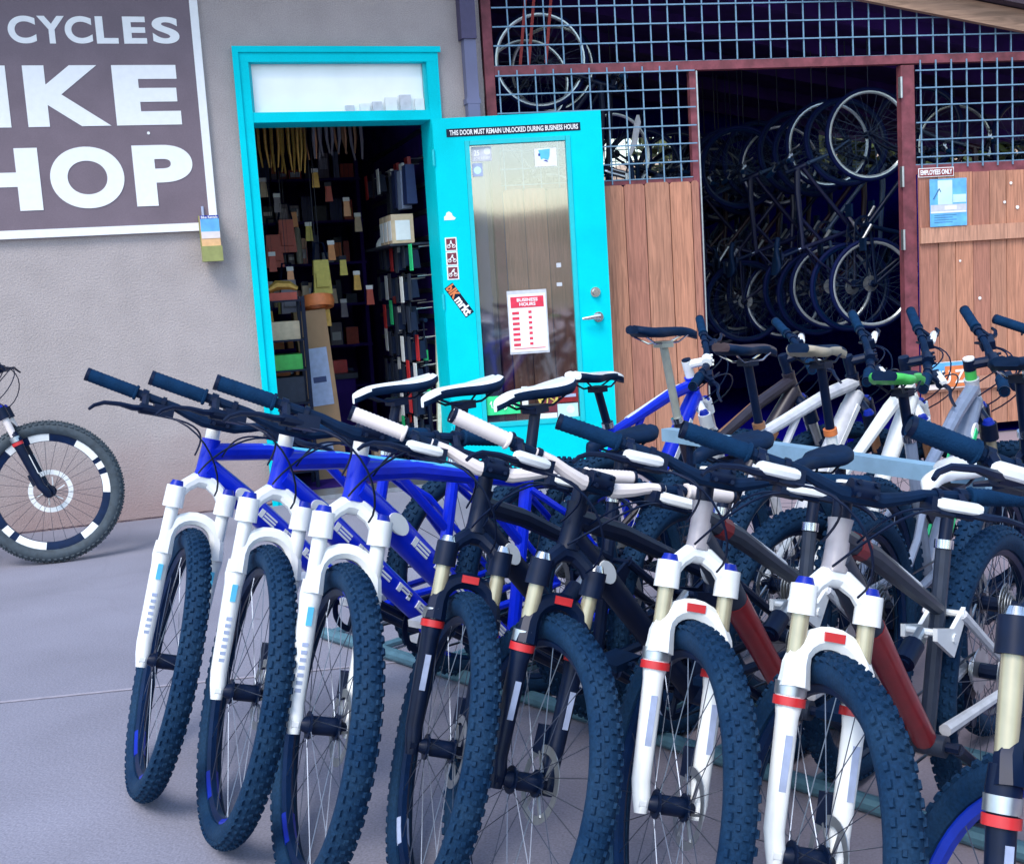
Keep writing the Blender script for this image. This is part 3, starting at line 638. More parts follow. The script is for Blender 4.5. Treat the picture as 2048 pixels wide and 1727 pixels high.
def bike_template(c):
    """c: dict of sizes and materials. Bike points +x, its left is +y, rear wheel stands on the origin."""
    T = []
    RW, ac, HA = c['RW'], c['ac'], R(c['HA']); WB = 1.10; w = c.get('tw', 0.027); st = c['style']; road = c.get('road', False)
    ax = Vector((-math.cos(HA), 0, math.sin(HA))); pf = Vector((math.sin(HA), 0, math.cos(HA))); Y = Vector((0, 1, 0))
    AX = Vector((WB, 0, RW)); A0 = AX - pf * 0.044; CRn = A0 + ax * ac; HT = CRn + ax * 0.115; BAR = HT + ax * 0.05 + pf * 0.075
    RA = Vector((0, 0, RW)); BB = Vector((0.435, 0, RW - 0.03))
    ST = Vector((0.31, 0, 0.765)); SD_ = (ST - BB).normalized()
    sz = c.get('saddle_z', 0.965); SC_ = Vector((0.26, 0, sz))
    fm = c['frame']
    # ---- frame
    b = MB()
    HB = CRn + ax * 0.012
    b.tube([HB - ax * .0, HB + ax * 0.02, HT - ax * 0.02, HT], [0.027, 0.024, 0.022, 0.025], 12, 1 if 'head' in c else 0)
    if st == 'hard':
        ttj = ST - SD_ * 0.03
    else:
        ttj = BB + SD_ * 0.30
    h1 = HT - ax * 0.035
    b.tube([h1, lerp(h1, ttj, .3) + Vector((0, 0, .012)), lerp(h1, ttj, .7) + Vector((0, 0, .004)), ttj], [0.024, 0.023, 0.019, 0.017], 10)
    d1 = HB + ax * 0.028
    dts = [d1, lerp(d1, BB, .25) + Vector((.012, 0, .016)), lerp(d1, BB, .65) + Vector((.006, 0, .006)), BB]
    dr = ([0.03, 0.035, 0.033, 0.03] if st == 'hard' else [0.029, 0.031, 0.027, 0.026]) if not road else [0.017] * 4
    b.tube(dts, dr, 12)
    b.tube([BB, ST], 0.0175, 10)
    b.tube([BB - Y * .045, BB + Y * .045], 0.025, 14)
    drop = [RA + Y * s * 0.066 for s in (-1, 1)]
    if st == 'hard':
        b.tube([lerp(h1, ttj, .62), BB + SD_ * 0.27], [0.013, 0.013], 8)
    if st == 'hard':
        for s, dpt in zip((-1, 1), drop):
            b.tube([BB + Y * s * .03, Vector((0.30, s * .045, RW - .015)), Vector((0.12, s * .062, RW - .01)), dpt], [0.014, .012, .01, .01], 8)
            b.tube([ST - SD_ * .05 + Y * s * .012, Vector((0.2, s * .045, lerp(ST.z, RW, .35))), dpt], [0.01, .009, .009], 8)
    T.append(('frame', 'frame', b.mesh('frame'), [fm, c.get('head', fm)], None, False, None))
    if st == 'full':
        b = MB()
        RK = BB + SD_ * 0.25 + Vector((-0.055, 0, 0.03))
        for s, dpt in zip((-1, 1), drop):
            b.tube([BB + Y * s * .035 + Vector((-.02, 0, .03)), Vector((0.28, s * .05, RW)), Vector((0.12, s * .062, RW - .005)), dpt], [0.015, .013, .012, .011], 8)
            b.tube([RK + Y * s * .04, Vector((0.2, s * .058, lerp(RK.z, RW, .4))), dpt], [0.012, .011, .011], 8)
        T.append(('swing', 'swingarm', b.mesh('swingarm'), [c.get('stay', fm)], None, False, None))
        b = MB()
        piv = BB + SD_ * 0.24 + Vector((.0, 0, 0)); ff = piv + Vector((0.085, 0, 0.035))
        for s in (-1, 1):
            b.prism([(RK.x - .018, RK.z + .012), (RK.x - .01, RK.z - .02), (piv.x, piv.z - .045), (ff.x + .014, ff.z - .014), (ff.x + .012, ff.z + .014), (piv.x, piv.z + .022)], s * .036 - .005, s * .036 + .005)
        b.tube([RK - Y * .045, RK + Y * .045], .008, 8); b.tube([ff - Y * .04, ff + Y * .04], .008, 8); b.tube([piv - Y * .045, piv + Y * .045], .011, 8)
        T.append(('rocker', 'rocker_link', b.mesh('rocker_link'), [c.get('rocker', 'black')], None, False, None))
        lo = lerp(d1, BB, .62) + Vector((-.04, 0, .02)); b = MB()
        b.tube([ff, lerp(ff, lo, .45)], .012, 10, 1); b.tube([lerp(ff, lo, .4), lerp(ff, lo, .95)], .024, 12); b.tube([lerp(ff, lo, .95), lo], .014, 8)
        T.append(('shock', 'rear_shock', b.mesh('rear_shock'), ['black', 'steel'], None, False, None))
    # ---- frame decals
    dd = (BB - d1).normalized(); Md = Matrix((dd, Y, dd.cross(Y))).transposed()      # x along the tube
    if c.get('badge'):
        for s in (-1, 1):
            p = lerp(d1, BB, .22) + Vector((.011, 0, .014)) + Y * s * (.0325 if st == 'hard' else .0285)
            b = MB(); n = 18
            pts = [(0.034 * math.cos(2 * math.pi * i / n), 0.021 * math.sin(2 * math.pi * i / n)) for i in range(n)]
            b.prism(pts, -0.004, 0.004, Matrix.Translation(p) @ Md.to_4x4())
            T.append(('badge%d' % s, 'badge', b.mesh('badge'), [c['badge']], 'frame', False, None))
    for i, (t0, t1) in enumerate(c.get('letters', ())):
        for s in (-1, 1):
            p = lerp(d1, BB, (t0 + t1) / 2) + Vector((.009, 0, .01)) + Y * s * .0305
            ll = (t1 - t0) * (BB - d1).length; b = MB()
            if ll > .1: b.box(p, (ll, .009, .022), Md)
            else:
                hx = Md @ Vector((1, 0, 0)); hz = Md @ Vector((0, 0, 1))
                b.box(p - hx * ll * .36, (ll * .22, .009, .022), Md)
                for q in ((-.0085, 0, .0085), (-.0085, .0085), (0, .0085), (-.0085, 0))[i % 4]: b.box(p + hz * q + hx * ll * .12, (ll * .66, .009, .005), Md)
                if i % 2: b.box(p + hx * ll * .36, (ll * .18, .009, .021), Md)
            T.append(('let%d%d' % (i, s), 'decal', b.mesh('decal'), [c.get('letter_mat', 'white')], 'frame', False, None))
    if 'stripe' in c:  # painted stripe, used on the front blue bikes as a tube highlight
        b = MB(); a, e = c['stripe_range']; up = Vector((0, 0, 1)); pts = []
        for k in range(5):
            t = a + (e - a) * k / 4; bz = .012 * (t / .3) if t < .3 else (.012 - .02 * (t - .3) if t < .7 else .004 * (1 - (t - .7) / .3))
            pts.append(lerp(h1, ttj, t) + Vector((0, 0, bz + .0135 - .004 * t)) + Y * .004)
        b.tube(pts, .0115, 8)
        T.append(('stripe', 'stripe_or_highlight', b.mesh('stripe_or_highlight'), [c['stripe']], 'frame', False, None))
    if 'panel' in c:
        b = MB(); b.tube([lerp(d1, BB, .36) + Vector((.0095, 0, .011)), lerp(d1, BB, .65) + Vector((.006, 0, .006)), lerp(d1, BB, .97)], [0.0312, .0283, .0272], 12)
        T.append(('panel', 'down_tube_panel', b.mesh('down_tube_panel'), [c['panel']], 'frame', False, None))
        b = MB().tube([lerp(h1, ttj, .12) + Vector((0, 0, .006)), lerp(h1, ttj, .2) + Vector((0, 0, .009))], .0255, 10)
        T.append(('accent', 'top_tube_accent', b.mesh('top_tube_accent'), [c['panel']], 'frame', False, None))
    # ---- seat
    b = MB().tube([ST - SD_ * .02, SC_ - Vector((0, 0, .05))], 0.0148, 12); b.box(SC_ - Vector((0, 0, .047)), (.05, .05, .022))
    T.append(('post', 'seatpost', b.mesh('seatpost'), [c.get('post', 'black')], None, False, None))
    b = MB().tube([ST - SD_ * .004, ST + SD_ * .016], 0.0215, 14)
    T.append(('collar', 'seat_clamp', b.mesh('seat_clamp'), [c.get('collar', 'chrome')], 'post', False, None))
    T.append(('saddle', 'saddle', saddle_mesh(SC_, c.get('saddle_tilt', .03)), [c.get('saddle', 'black_matte'), c.get('saddle_side', 'black_matte')], None, False, None))
    T.append(('rails', 'saddle_rail', rails_mesh(SC_), [c.get('rails', 'black')], 'saddle', False, None))
    # ---- drive train (bike's right side is -y)
    b = MB().ringsec(BB - Y * .05, [(0.062, -.002), (0.078, -.002), (0.08, .0), (0.078, .002), (0.062, .002)], 32)
    for i in range(4):
        a = i * math.pi / 2 + .4; b.tube([BB - Y * .052, BB - Y * .052 + Vector((.07 * math.cos(a), 0, .07 * math.sin(a)))], .008, 5)
    ca = R(c.get('crank', 35)); cd = Vector((math.cos(ca), 0, math.sin(ca)))
    b.tube([BB - Y * .07, BB - Y * .072 + cd * .085, BB - Y * .078 + cd * .172], [.015, .012, .012], 8, 1)
    b.tube([BB + Y * .07, BB + Y * .072 - cd * .085, BB + Y * .078 - cd * .172], [.015, .012, .012], 8, 1)
    b.tube([BB - Y * .075, BB + Y * .075], .012, 8)
    T.append(('crank', 'crankset', b.mesh('crankset'), ['black', c.get('crankm', 'black')], None, False, None))
    for s in (-1, 1):
        p = BB - cd * s * .172 + Y * s * .13
        b = MB(); b.box(p, (.095, .085, .018)); b.tube([p - Y * s * .055, p + Y * .0], .007, 6)
        T.append(('pedal%d' % s, 'pedal', b.mesh('pedal'), [c.get('pedal', 'black_matte')], 'crank', False, None))
    b = MB()
    for k, r_ in enumerate((.06, .052, .044, .036, .028)): b.ringsec(RA - Y * (.028 + .005 * k), [(.02, -.001), (r_, -.001), (r_, .001), (.02, .001)], 20)
    T.append(('cass', 'cassette', b.mesh('cassette'), ['steel'], 'rear', False, None))
    b = MB(); q1 = BB - Y * .05; q2 = RA - Y * .04
    b.tube([q1 + Vector((0, 0, .078)), q2 + Vector((0, 0, .045))], .0035, 4); b.tube([q1 - Vector((0, 0, .078)), Vector((.02, -.045, RW - .13)), Vector((.0, -.045, RW - .12)), Vector((.03, -.045, RW - .05))], .0035, 4)
    T.append(('chain', 'chain', b.mesh('chain'), ['spoke'], None, False, None))
    b = MB().box(Vector((.01, -.055, RW - .035)), (.035, .02, .05)).tube([Vector((.01, -.055, RW - .05)), Vector((.025, -.055, RW - .13))], .009, 6)
    for z in (-.055, -.13): b.tube([Vector((.015, -.05, RW + z)), Vector((.015, -.04, RW + z))], .02, 12)
    T.append(('derail', 'derailleur', b.mesh('derailleur'), ['black'], None, False, None))
    # ---- wheels
    wheel_parts(T, 'rear', 'rear_wheel', RA, RW, w, c, False, road)
    wheel_parts(T, 'front', 'front_wheel', AX, RW, w, dict(c, rim=c.get('front_rim', c.get('rim', 'rim_black'))), True, road)
    # ---- fork
    lo, cm = c['lower'], c.get('crown', c['lower'])
    if road:
        b = MB()
        b.tube([CRn + ax * .0 - Y * .05, CRn + ax * .004, CRn + Y * .05], .016, 8)
        for s in (-1, 1): b.tube([CRn + Y * s * .05, CRn - ax * (ac * .5) + Y * s * .05 + pf * .003, AX + Y * s * .052], [.014, .012, .008], 8)
        T.append(('fork', 'fork', b.mesh('fork'), [lo], None, True, None))
    else:
        seal = A0 + ax * (ac * c.get('seal_f', .64)); sp_ = .066; lf = .026
        b = MB()
        for s in (-1, 1):
            S = Y * s * sp_
            b.tube([seal + S + pf * lf, seal - ax * .035 + S + pf * lf, A0 + ax * .24 + S + pf * lf, A0 + ax * .04 + S * .96 + pf * (lf + .004), A0 + ax * .01 + S * .93 + pf * .04, AX + S * .92 - ax * .022], [.0225, c.get('seal_r', .025), .0215, .0195, .019, .013], 12)
            b.tube([AX + S * .84, AX + S * 1.06], .015, 10)
        ap = []
        for i in range(13):
            a = math.pi * i / 12; yy = math.cos(a); hh = max(0, math.sin(a)) ** .6
            ap.append(seal + Y * sp_ * yy - ax * .03 + ax * (RW * .985 + .028 - ac * c.get('seal_f', .64) + .03) * hh + pf * (lf + .012 - .018 * hh))
        ar = c.get('arch_r', .0155); b.tube(ap, [ar * 1.3, ar * 1.15] + [ar] * 9 + [ar * 1.15, ar * 1.3], 8, 0, True, 1.15)
        T.append(('fork', 'fork', b.mesh('fork'), [lo], None, True, None))
        b = MB()
        for s in (-1, 1):
            S = Y * s * sp_
            b.tube([CRn - ax * .078 + S + pf * lf, CRn - ax * .022 + S + pf * lf], [.0265, .0255], 12)
        b.tube([CRn - ax * .046 - Y * sp_ + pf * lf, CRn - ax * .018 - Y * .043 + pf * .018, CRn + ax * .0 - Y * .02 + pf * .006, CRn + ax * .004 + pf * .003, CRn + ax * .0 + Y * .02 + pf * .006, CRn - ax * .018 + Y * .043 + pf * .018, CRn - ax * .046 + Y * sp_ + pf * lf], [.021, .018, .02, .022, .02, .018, .021], 10)
        T.append(('crown', 'fork_crown', b.mesh('fork_crown'), [cm], 'fork', True, None))
        for s in (-1, 1):
            S = Y * s * sp_
            b = MB().tube([seal - ax * .01 + S + pf * lf, CRn - ax * .05 + S + pf * lf], .0168, 14)
            T.append(('stan%d' % s, 'stanchion', b.mesh('stanchion'), [c.get('stanchion', 'gold')], 'fork', True, None))
            b = MB().tube([CRn - ax * .023 + S + pf * lf, CRn - ax * .008 + S + pf * lf], [.02, .014], 12)
            T.append(('cap%d' % s, 'fork_cap', b.mesh('fork_cap'), [c.get('cap', 'deep_blue')], 'fork', True, None))
            if 'ring' in c:
                b = MB().tube([A0 + ax * c.get('ring_t', .262) + S + pf * lf, A0 + ax * (c.get('ring_t', .262) + .016) + S + pf * lf], c.get('seal_r', .025) + .0015, 14)
                T.append(('ring%d' % s, 'fork_ring', b.mesh('fork_ring'), [c['ring']], 'fork', True, None))
                b = MB().tube([A0 + ax * (c.get('ring_t', .262) + .019) + S + pf * lf, A0 + ax * (c.get('ring_t', .262) + .043) + S + pf * lf], c.get('seal_r', .025) + .001, 14)
                T.append(('band%d' % s, 'fork_band', b.mesh('fork_band'), ['steel'], 'fork', True, None))
            for i, (t0, t1, mt) in enumerate(c.get('leg_decals', ())):
                rr = .0215 if t0 < .2 else .022
                b = MB().box(A0 + ax * (t0 + t1) / 2 + S + pf * (lf + rr - .0005), (.004, .013, t1 - t0), Matrix((pf, Y, ax)).transposed())
                T.append(('ld%d%d' % (i, s), 'leg_decal', b.mesh('leg_decal'), [mt], 'fork', True, None))
        if 'arch_badge' in c:
            b = MB().box(ap[6] + pf * (ar * 1.0 + .0005) + ax * .003, (.006, .04, .017), Matrix((pf, Y, ax)).transposed())
            T.append(('archb', 'arch_badge', b.mesh('arch_badge'), [c['arch_badge']], 'fork', True, None))
        b = MB().box(AX + Y * .052 + ax * .085 - pf * .045, (.04, .03, .06), Matrix((pf, Y, ax)).transposed()).tube([AX + Y * .054 + ax * .11 - pf * .035, AX + Y * sp_ + ax * .1 + pf * .0], .008, 6)
        T.append(('cal', 'brake_caliper', b.mesh('brake_caliper'), ['black'], 'fork', True, None))
    # ---- stem and handlebar
    b = MB(); sp0 = HT + ax * .001
    b.tube([HT + ax * .032, HT + ax * .068], .0195, 12); b.tube([HT + ax * .05, BAR - pf * .016], [.018, .017], 10); b.tube([BAR - Y * .026, BAR + Y * .026], .0205, 12)
    for s in (-1, 1):
        b.tube([BAR + Y * s * .018 + pf * .016 + ax * .012, BAR + Y * s * .018 + pf * .026 + ax * .012], .005, 6); b.tube([BAR + Y * s * .018 + pf * .016 - ax * .012, BAR + Y * s * .018 + pf * .026 - ax * .012], .005, 6)
    T.append(('stem', 'stem', b.mesh('stem'), [c.get('stem', 'black')], None, True, None))
    b = MB().tube([HT, HT + ax * .032], .0185, 12); T.append(('spacer', 'stem_spacer', b.mesh('stem_spacer'), [c.get('spacer', 'black')], 'stem', True, None))
    b = MB().tube([HT + ax * .068, HT + ax * .074], .018, 12); T.append(('tcap', 'stem_cap', b.mesh('stem_cap'), [c.get('topcap', 'black')], 'stem', True, None))
    HWd = c.get('bar_w', .70) / 2
    def bp(t):   # t from -1..1 along the bar
        a = abs(t); rise = c.get('rise', .02) * max(0, min(1, (a - .12) / .2)) + .04 * max(0, a - .25) - .012; sw = -.055 * max(0, a - .2)
        return BAR + Y * (t * HWd) + Vector((sw, 0, rise))
    ts = [-1, -.7, -.34, -.24, -.12, 0, .12, .24, .34, .7, 1]
    b = MB().tube([bp(t) for t in ts], [.0112] * 3 + [.0125, .0155, .0159, .0155, .0125] + [.0112] * 3, 10)
    T.append(('bar', 'handlebar', b.mesh('handlebar'), [c.get('bar', 'black_matte')], None, True, None))
    if c.get('bar_mid'):
        b = MB().tube([bp(t) for t in (-.46, -.34, -.24, -.12, -.09)], [.0125, .0128, .0145, .017, .017], 10); T.append(('bm', 'bar_sleeve', b.mesh('bar_sleeve'), [c['bar_mid']], 'bar', True, None))
        b = MB().tube([bp(t) for t in (.46, .34, .24, .12, .09)], [.0125, .0128, .0145, .017, .017], 10); T.append(('bm2', 'bar_sleeve', b.mesh('bar_sleeve'), [c['bar_mid']], 'bar', True, None))
    for s in (-1, 1):
        gt = [.63, .636, .648, .654] + [.66 + .0135 * k for k in range(25)] + [1.0]; b = MB().tube([bp(s * t) for t in gt], [.017, .0195, .0195, .0162] + [(.0172 if k % 2 else .0161) for k in range(25)] + [.0165], 12)
        T.append(('grip%d' % s, 'grip', b.mesh('grip'), [c.get('grip', 'grip_black')], 'bar', True, None))
        e0 = bp(s * 1.0); dv = (bp(s * 1.0) - bp(s * .9)).normalized()
        T.append(('end%d' % s, 'bar_end', MB().tube([e0 - dv * .004, e0 + dv * .004], [.0172, .0172], 14, 0, False).tube([e0 - dv * .001, e0 + dv * .002], .0105, 12).mesh('bar_end'), [c.get('bar_end', 'black')], 'bar', True, None))
        # clamp, reservoir and lever
        p = bp(s * .57); b = MB(); b.tube([bp(s * .555), bp(s * .6)], .0165, 10)
        q = p + pf * .036 - ax * .034; b.tube([p + pf * .008, q], .01, 6)
        b.tube([q - Y * s * .055 - pf * .01, q + Y * s * .012], [.011, .014], 10)
        lv = [q + Y * s * .006 + pf * .004, q + Y * s * .03 + pf * .02 - ax * .004, q + Y * s * .062 + pf * .026 - ax * .002, q + Y * s * .098 + pf * .022 - ax * .006, q + Y * s * .12 + pf * .026 - ax * .018, q + Y * s * .13 + pf * .032 - ax * .03]
        T.append(('brk%d' % s, 'brake_lever', b.tube(lv, [.009, .008, .006, .0055, .005, .004], 6).mesh('brake_lever'), [c.get('lever', 'black')], 'bar', True, None))
        if 'lever_label' in c:
            e0, e1 = q - Y * s * .062 - pf * .002 + ax * .008, q + Y * s * .022 + pf * .012 + ax * .008
            b = MB().tube([e0, lerp(e0, e1, .1), lerp(e0, e1, .9), e1], [.009, .0125, .0125, .009], 8)
            T.append(('lab%d' % s, 'lever_cover', b.mesh('lever_cover'), [c['lever_label']], 'bar', True, None))
        p = bp(s * .43); b = MB().tube([bp(s * .42), bp(s * .45)], .0155, 10); b.box(p - ax * .022 + pf * .012, (.045, .05, .03), Matrix((pf, Y, ax)).transposed()); b.tube([p - ax * .025 + Y * s * .02 - pf * .005, p - ax * .032 + Y * s * .05 - pf * .02], [.007, .004], 6)
        T.append(('shf%d' % s, 'shifter', b.mesh('shifter'), ['black'], 'bar', True, None))
    if not c.get('simple'):
        for i, (s, e, sag) in enumerate(((-1, CRn - ax * .03 + Y * .03 + pf * .05, .10), (1, CRn + ax * .02 - Y * .02 + pf * .035, .09), (-1, HT - ax * .05 - Y * .035 + pf * .01, .06), (1, HT - ax * .04 + Y * .035 + pf * .01, .07))):
            p0 = bp(s * (.42 if i < 2 else .40)) + pf * .03 - ax * .034; pts = []
            m1 = p0 - Y * s * .1 + pf * sag; m2 = e + pf * sag * 1.2 + ax * .04
            for k in range(11):
                t = k / 10; pts.append(p0 * (1 - t) ** 3 + m1 * 3 * t * (1 - t) ** 2 + m2 * 3 * t * t * (1 - t) + e * t ** 3)
            T.append(('cab%d' % i, 'cable', MB().tube(pts, .0026, 5).mesh('cable'), ['black'], 'bar', True, None))
    geo = dict(A0=A0, ax=ax, AX=AX, RW=RW)
    for _, nm, me, mats, *_r in T:
        if len(me.materials) == 0:
            for q in mats: me.materials.append(MATS[q])
    return T, geo
def spawn(tpl, Mroot, steer, name, label, category='bicycle', group=None):
    T, g = tpl
    root = empty(name, Mroot, label=label, category=category)
    if group: root['group'] = group
    SMt = Matrix.Translation(g['A0']) @ Matrix.Rotation(steer, 4, g['ax']) @ Matrix.Translation(-g['A0'])
    made = {}
    for key, nm, me, mats, par, st, kind in sorted(T, key=lambda q: q[4] is not None):
        o = bpy.data.objects.new(nm, me); COL.objects.link(o)
        if par is None:
            o.parent = root
            if st: o.matrix_basis = SMt
        else: o.parent = made[par]
        made[key] = o
    return root
def pose(tpl, x, y, psi, steer, lean=0.0, sc=1.0):
    g = tpl[1]; RW = g['RW']; SMt = Matrix.Rotation(steer, 3, g['ax'])
    zmin = 9
    for i in range(72):
        a = 2 * math.pi * i / 72
        p = SMt @ (g['AX'] + Vector((RW * math.cos(a), 0, RW * math.sin(a))) - g['A0']) + g['A0']; zmin = min(zmin, p.z)
    pa = math.atan2(zmin, 1.1); ra = Vector((0, 0, RW))
    return Matrix.Translation((x, y, 0)) @ Matrix.Rotation(psi, 4, 'Z') @ Matrix.Scale(sc, 4) @ Matrix.Translation((-.85, 0, 0)) @ Matrix.Rotation(lean, 4, 'X') @ Matrix.Translation(ra) @ Matrix.Rotation(pa, 4, 'Y') @ Matrix.Translation(-ra)

BLUE = dict(style='hard', RW=.35, ac=.472, HA=70.6, frame='blue', lower='white', stanchion='white_matte', cap='deep_blue', badge='white', letters=[(.3, .4), (.44, .53), (.57, .66), (.7, .79), (.83, .9)],
            stripe='sky_blue', stripe_range=(.28, .86), saddle='white', saddle_side='black_matte', spacer='white_matte', leg_decals=[(.205, .245, 'sky_blue')] + [(.065 + .016 * k, .073 + .016 * k, 'label_blue') for k in range(7)],  # pale strip stands for the highlight along the top tube
            rim_decals=[(-110, -92), (-60, -45), (80, 100)], rim_decal_mat='deep_blue', crankm='black', bar_w=.68, saddle_tilt=.0, rise=.015, tw=.0285, pedal='paper_pale')
BLACK = dict(style='full', arch_r=.017, seal_r=.026, RW=.357, ac=.482, HA=67.5, frame='black', lower='black', stanchion='gold', cap='chrome', badge='white_matte', ring='red', arch_badge='red', saddle='black_matte', grip='cream', bar_mid='cream', lever_label='white',
             leg_decals=[(.12, .2, 'label_blue')], saddle_z=.935, saddle_tilt=-.06, tw=.03, rim_decals=[(-115, -100), (-70, -55)], rim_decal_mat='label_blue', collar='chrome', stem='black')
GREY = dict(style='full', arch_r=.02, seal_r=.029, RW=.372, ac=.508, HA=69.0, frame='charcoal', head='head_grey', lower='white', stanchion='gold', cap='deep_blue', badge='paper_pale', ring='red', arch_badge='red', panel='dark_red', stripe='paper_pale', stripe_range=(.25, .75), rocker='white', stay='paper_pale',
            lever_label='white', leg_decals=[(.11, .21, 'label_blue')], saddle_z=.935, saddle_tilt=-.05, tw=.031, spacer='black', tyre='rubber', topcap='white', grip='grip_black')
GREYW = dict(GREY, saddle='white', saddle_side='white')
RIGHTB = dict(BLACK, frame='white', head='white', letters=[(.2, .5)], letter_mat='deep_blue', spacer='deep_blue', rim='rim_blue', front_rim='rim_blue', grip='grip_black', bar_mid=None, cap='chrome', badge=None, ac=.54, RW=.345, seal_f=.57, ring_t=.222, bar_w=.56)
tA, tB, tC, tC2, tR = (bike_template(q) for q in (BLUE, BLACK, GREY, GREYW, RIGHTB))
FR = 'mountain bikes standing in a row in the rack'
spawn(tA, pose(tA, -.812, 3.153, R(-139.8), R(72.6), 0, 1.032), R(72.6), 'mountain_bike', 'blue mountain bike with white fork standing at the outer end of the row', group=FR)
spawn(tA, pose(tA, -.55, 2.874, R(-134.9), R(68.4), R(1), 1.032), R(68.4), 'mountain_bike', 'blue mountain bike with white fork, the middle one of the three', group=FR)
spawn(tA, pose(tA, -.319, 2.622, R(-132.7), R(64.7), R(2), 1.032), R(64.7), 'mountain_bike', 'blue mountain bike with white fork standing next to a black bike', group=FR)
spawn(tB, pose(tB, -.08, 2.519, R(-130.6), R(56), 0, .94), R(56), 'mountain_bike', 'black mountain bike with cream grips standing beside a blue bike', group=FR)
spawn(tB, pose(tB, .098, 2.337, R(-136.4), R(69.1), R(-2), .94), R(69.1), 'mountain_bike', 'black mountain bike with cream grips beside a grey and red bike', group=FR)
spawn(tC, pose(tC, .355, 2.174, R(-128.9), R(50), 0, .905), R(50), 'mountain_bike', 'charcoal and red mountain bike with white fork and black saddle', group=FR)
spawn(tC2, pose(tC2, .554, 1.949, R(-131.1), R(49.8), 0, .905), R(49.8), 'mountain_bike', 'charcoal and red mountain bike with white fork and white saddle', group=FR)
spawn(tR, pose(tR, .74, 1.585, R(-124.8), R(48), 0, .95), R(48), 'mountain_bike', 'white and blue mountain bike with gold fork tubes and blue rims', group=FR)
BK = 'bikes parked nose first along the far side of the rack'
base2 = dict(style='hard', RW=.35, ac=.48, HA=69.5, tw=.027)
B1 = dict(base2, frame='blue', lower='white', stanchion='steel', stem='white', stripe='white', stripe_range=(.15, .8), letters=[(.2, .85)], saddle='white', saddle_z=.95, spacer='white', head='blue', cap='deep_blue')
B2 = dict(base2, style='full', frame='brown_frame', lower='black', stanchion='steel', post='silver_post', saddle_z=1.09, stripe='copper', stripe_range=(.3, .7), lever_label='white', letters=[(.3, .6)], letter_mat='copper', rails='chrome')
B3 = dict(base2, frame='paper_pale', head='black', lower='black', stanchion='copper', saddle='brown_leather', saddle_z=1.03, stripe='white', stripe_range=(.05, .98), letters=[(.1, .9)], letter_mat='white', lever_label='white', collar='copper', rails='chrome')
B4 = dict(base2, style='full', frame='white', lower='black', stanchion='copper', saddle='black_matte', saddle_side='tan', saddle_z=1.03, rocker='white', stay='white', collar='orange', lever_label='white', crown='white', post='black')
B5 = dict(base2, style='full', frame='grey_frame', head='paper_pale', lower='black', spacer='green', topcap='white', saddle='black_matte', saddle_side='green', saddle_z=.955, letters=[(.2, .8)], letter_mat='bright_green', badge='white', cap='deep_blue', stripe='grey_frame', stripe_range=(.1, .2))
B6 = dict(base2, frame='black', lower='black', saddle='black_matte', saddle_z=.98, rails='chrome')
for cfg, x, y, ps, stt, lb_ in ((B1, .70, 4.44, 48, -62, 'blue and white bike with white saddle and white stem beside the door'),
                          (B2, 1.05, 4.32, 31, -36, 'dark brown bike with black saddle on a long silver seatpost'),
                          (B3, 1.23, 4.12, 40, -55, 'silver white bike with brown leather saddle on a black post'),
                          (B4, 1.36, 3.92, 46, -64, 'white full suspension bike with a tan edged saddle'),
                          (B5, 1.50, 3.72, 50, -64, 'grey and green bike with a green edged black saddle'),
                          (B6, 1.80, 3.66, 51, -30, 'black bike with black saddle and silver saddle rails')):
    t_ = bike_template(cfg)
    spawn(t_, pose(t_, x, y, R(ps), R(stt), 0, 1.0), R(stt), 'parked_bike', lb_, group=BK)
LB = dict(base2, frame='deep_blue', lower='black', stanchion='cream', ring='red', tyre='rubber_grey', rim='rim_black', rotor_mat='white', rotor_r=.105, rim_depth=.03, rim_decals=[(-6, 14), (20, 27), (32, 58), (85, 105), (112, 130), (150, 185), (215, 225), (232, 262), (300, 318)], rim_decal_mat='white', leg_decals=[(.1, .2, 'white')], spacer='red', tw=.034)
t_ = bike_template(LB)
spawn(t_, pose(t_, -2.66, 5.80, R(12), R(2), R(-4), 1.06), R(2), 'leaning_bike', 'mountain bike with white rim decals parked along the stucco wall')

# ------------------------------------------------------------------ bike rack
def perp(p, q, d):
    v = (Vector(q) - Vector(p)).normalized(); return Vector((-v.y, v.x, 0)) * d
rack = empty('bike_rack', Matrix.Translation((.4, 3.2, 0)), label='long steel bike rack with ground rails under the rows of bikes', category='bike rack')
RI = Matrix.Translation((-.4, -3.2, 0))
a_, e_ = Vector((-.62, 4.35, .024)), Vector((1.32, 2.26, .024))
off = perp(a_, e_, .2)
link('ground_rail', MB().tube([a_ + off, e_ + off], .022, 10), 'rack_metal', rack, RI)
link('ground_rail', MB().tube([a_ - off * .95, e_ - off * .95], .022, 10), 'rack_metal', rack, RI)
for k in range(10):
    p = lerp(a_, e_, (k + .1) / 9.6); link('cross_bar', MB().tube([p - off * .95, p + off], .014, 8), 'rack_metal', rack, RI)
t1, t2 = Vector((.47, 3.473, .80)), Vector((1.02, 2.427, .80))
Mb = Matrix.Translation((t1 + t2) / 2) @ Vector((1, 0, 0)).rotation_difference((t2 - t1).normalized()).to_matrix().to_4x4()
link('top_bar', MB().box((0, 0, 0), ((t2 - t1).length, .038, .038)), 'rack_bar', rack, RI @ Mb)
for t in (.1, .62):
    p = lerp(t1, t2, t); link('upright', MB().tube([p - Vector((0, 0, .019)), Vector((p.x, p.y, 0.0))], .014, 10), 'black', rack, RI)

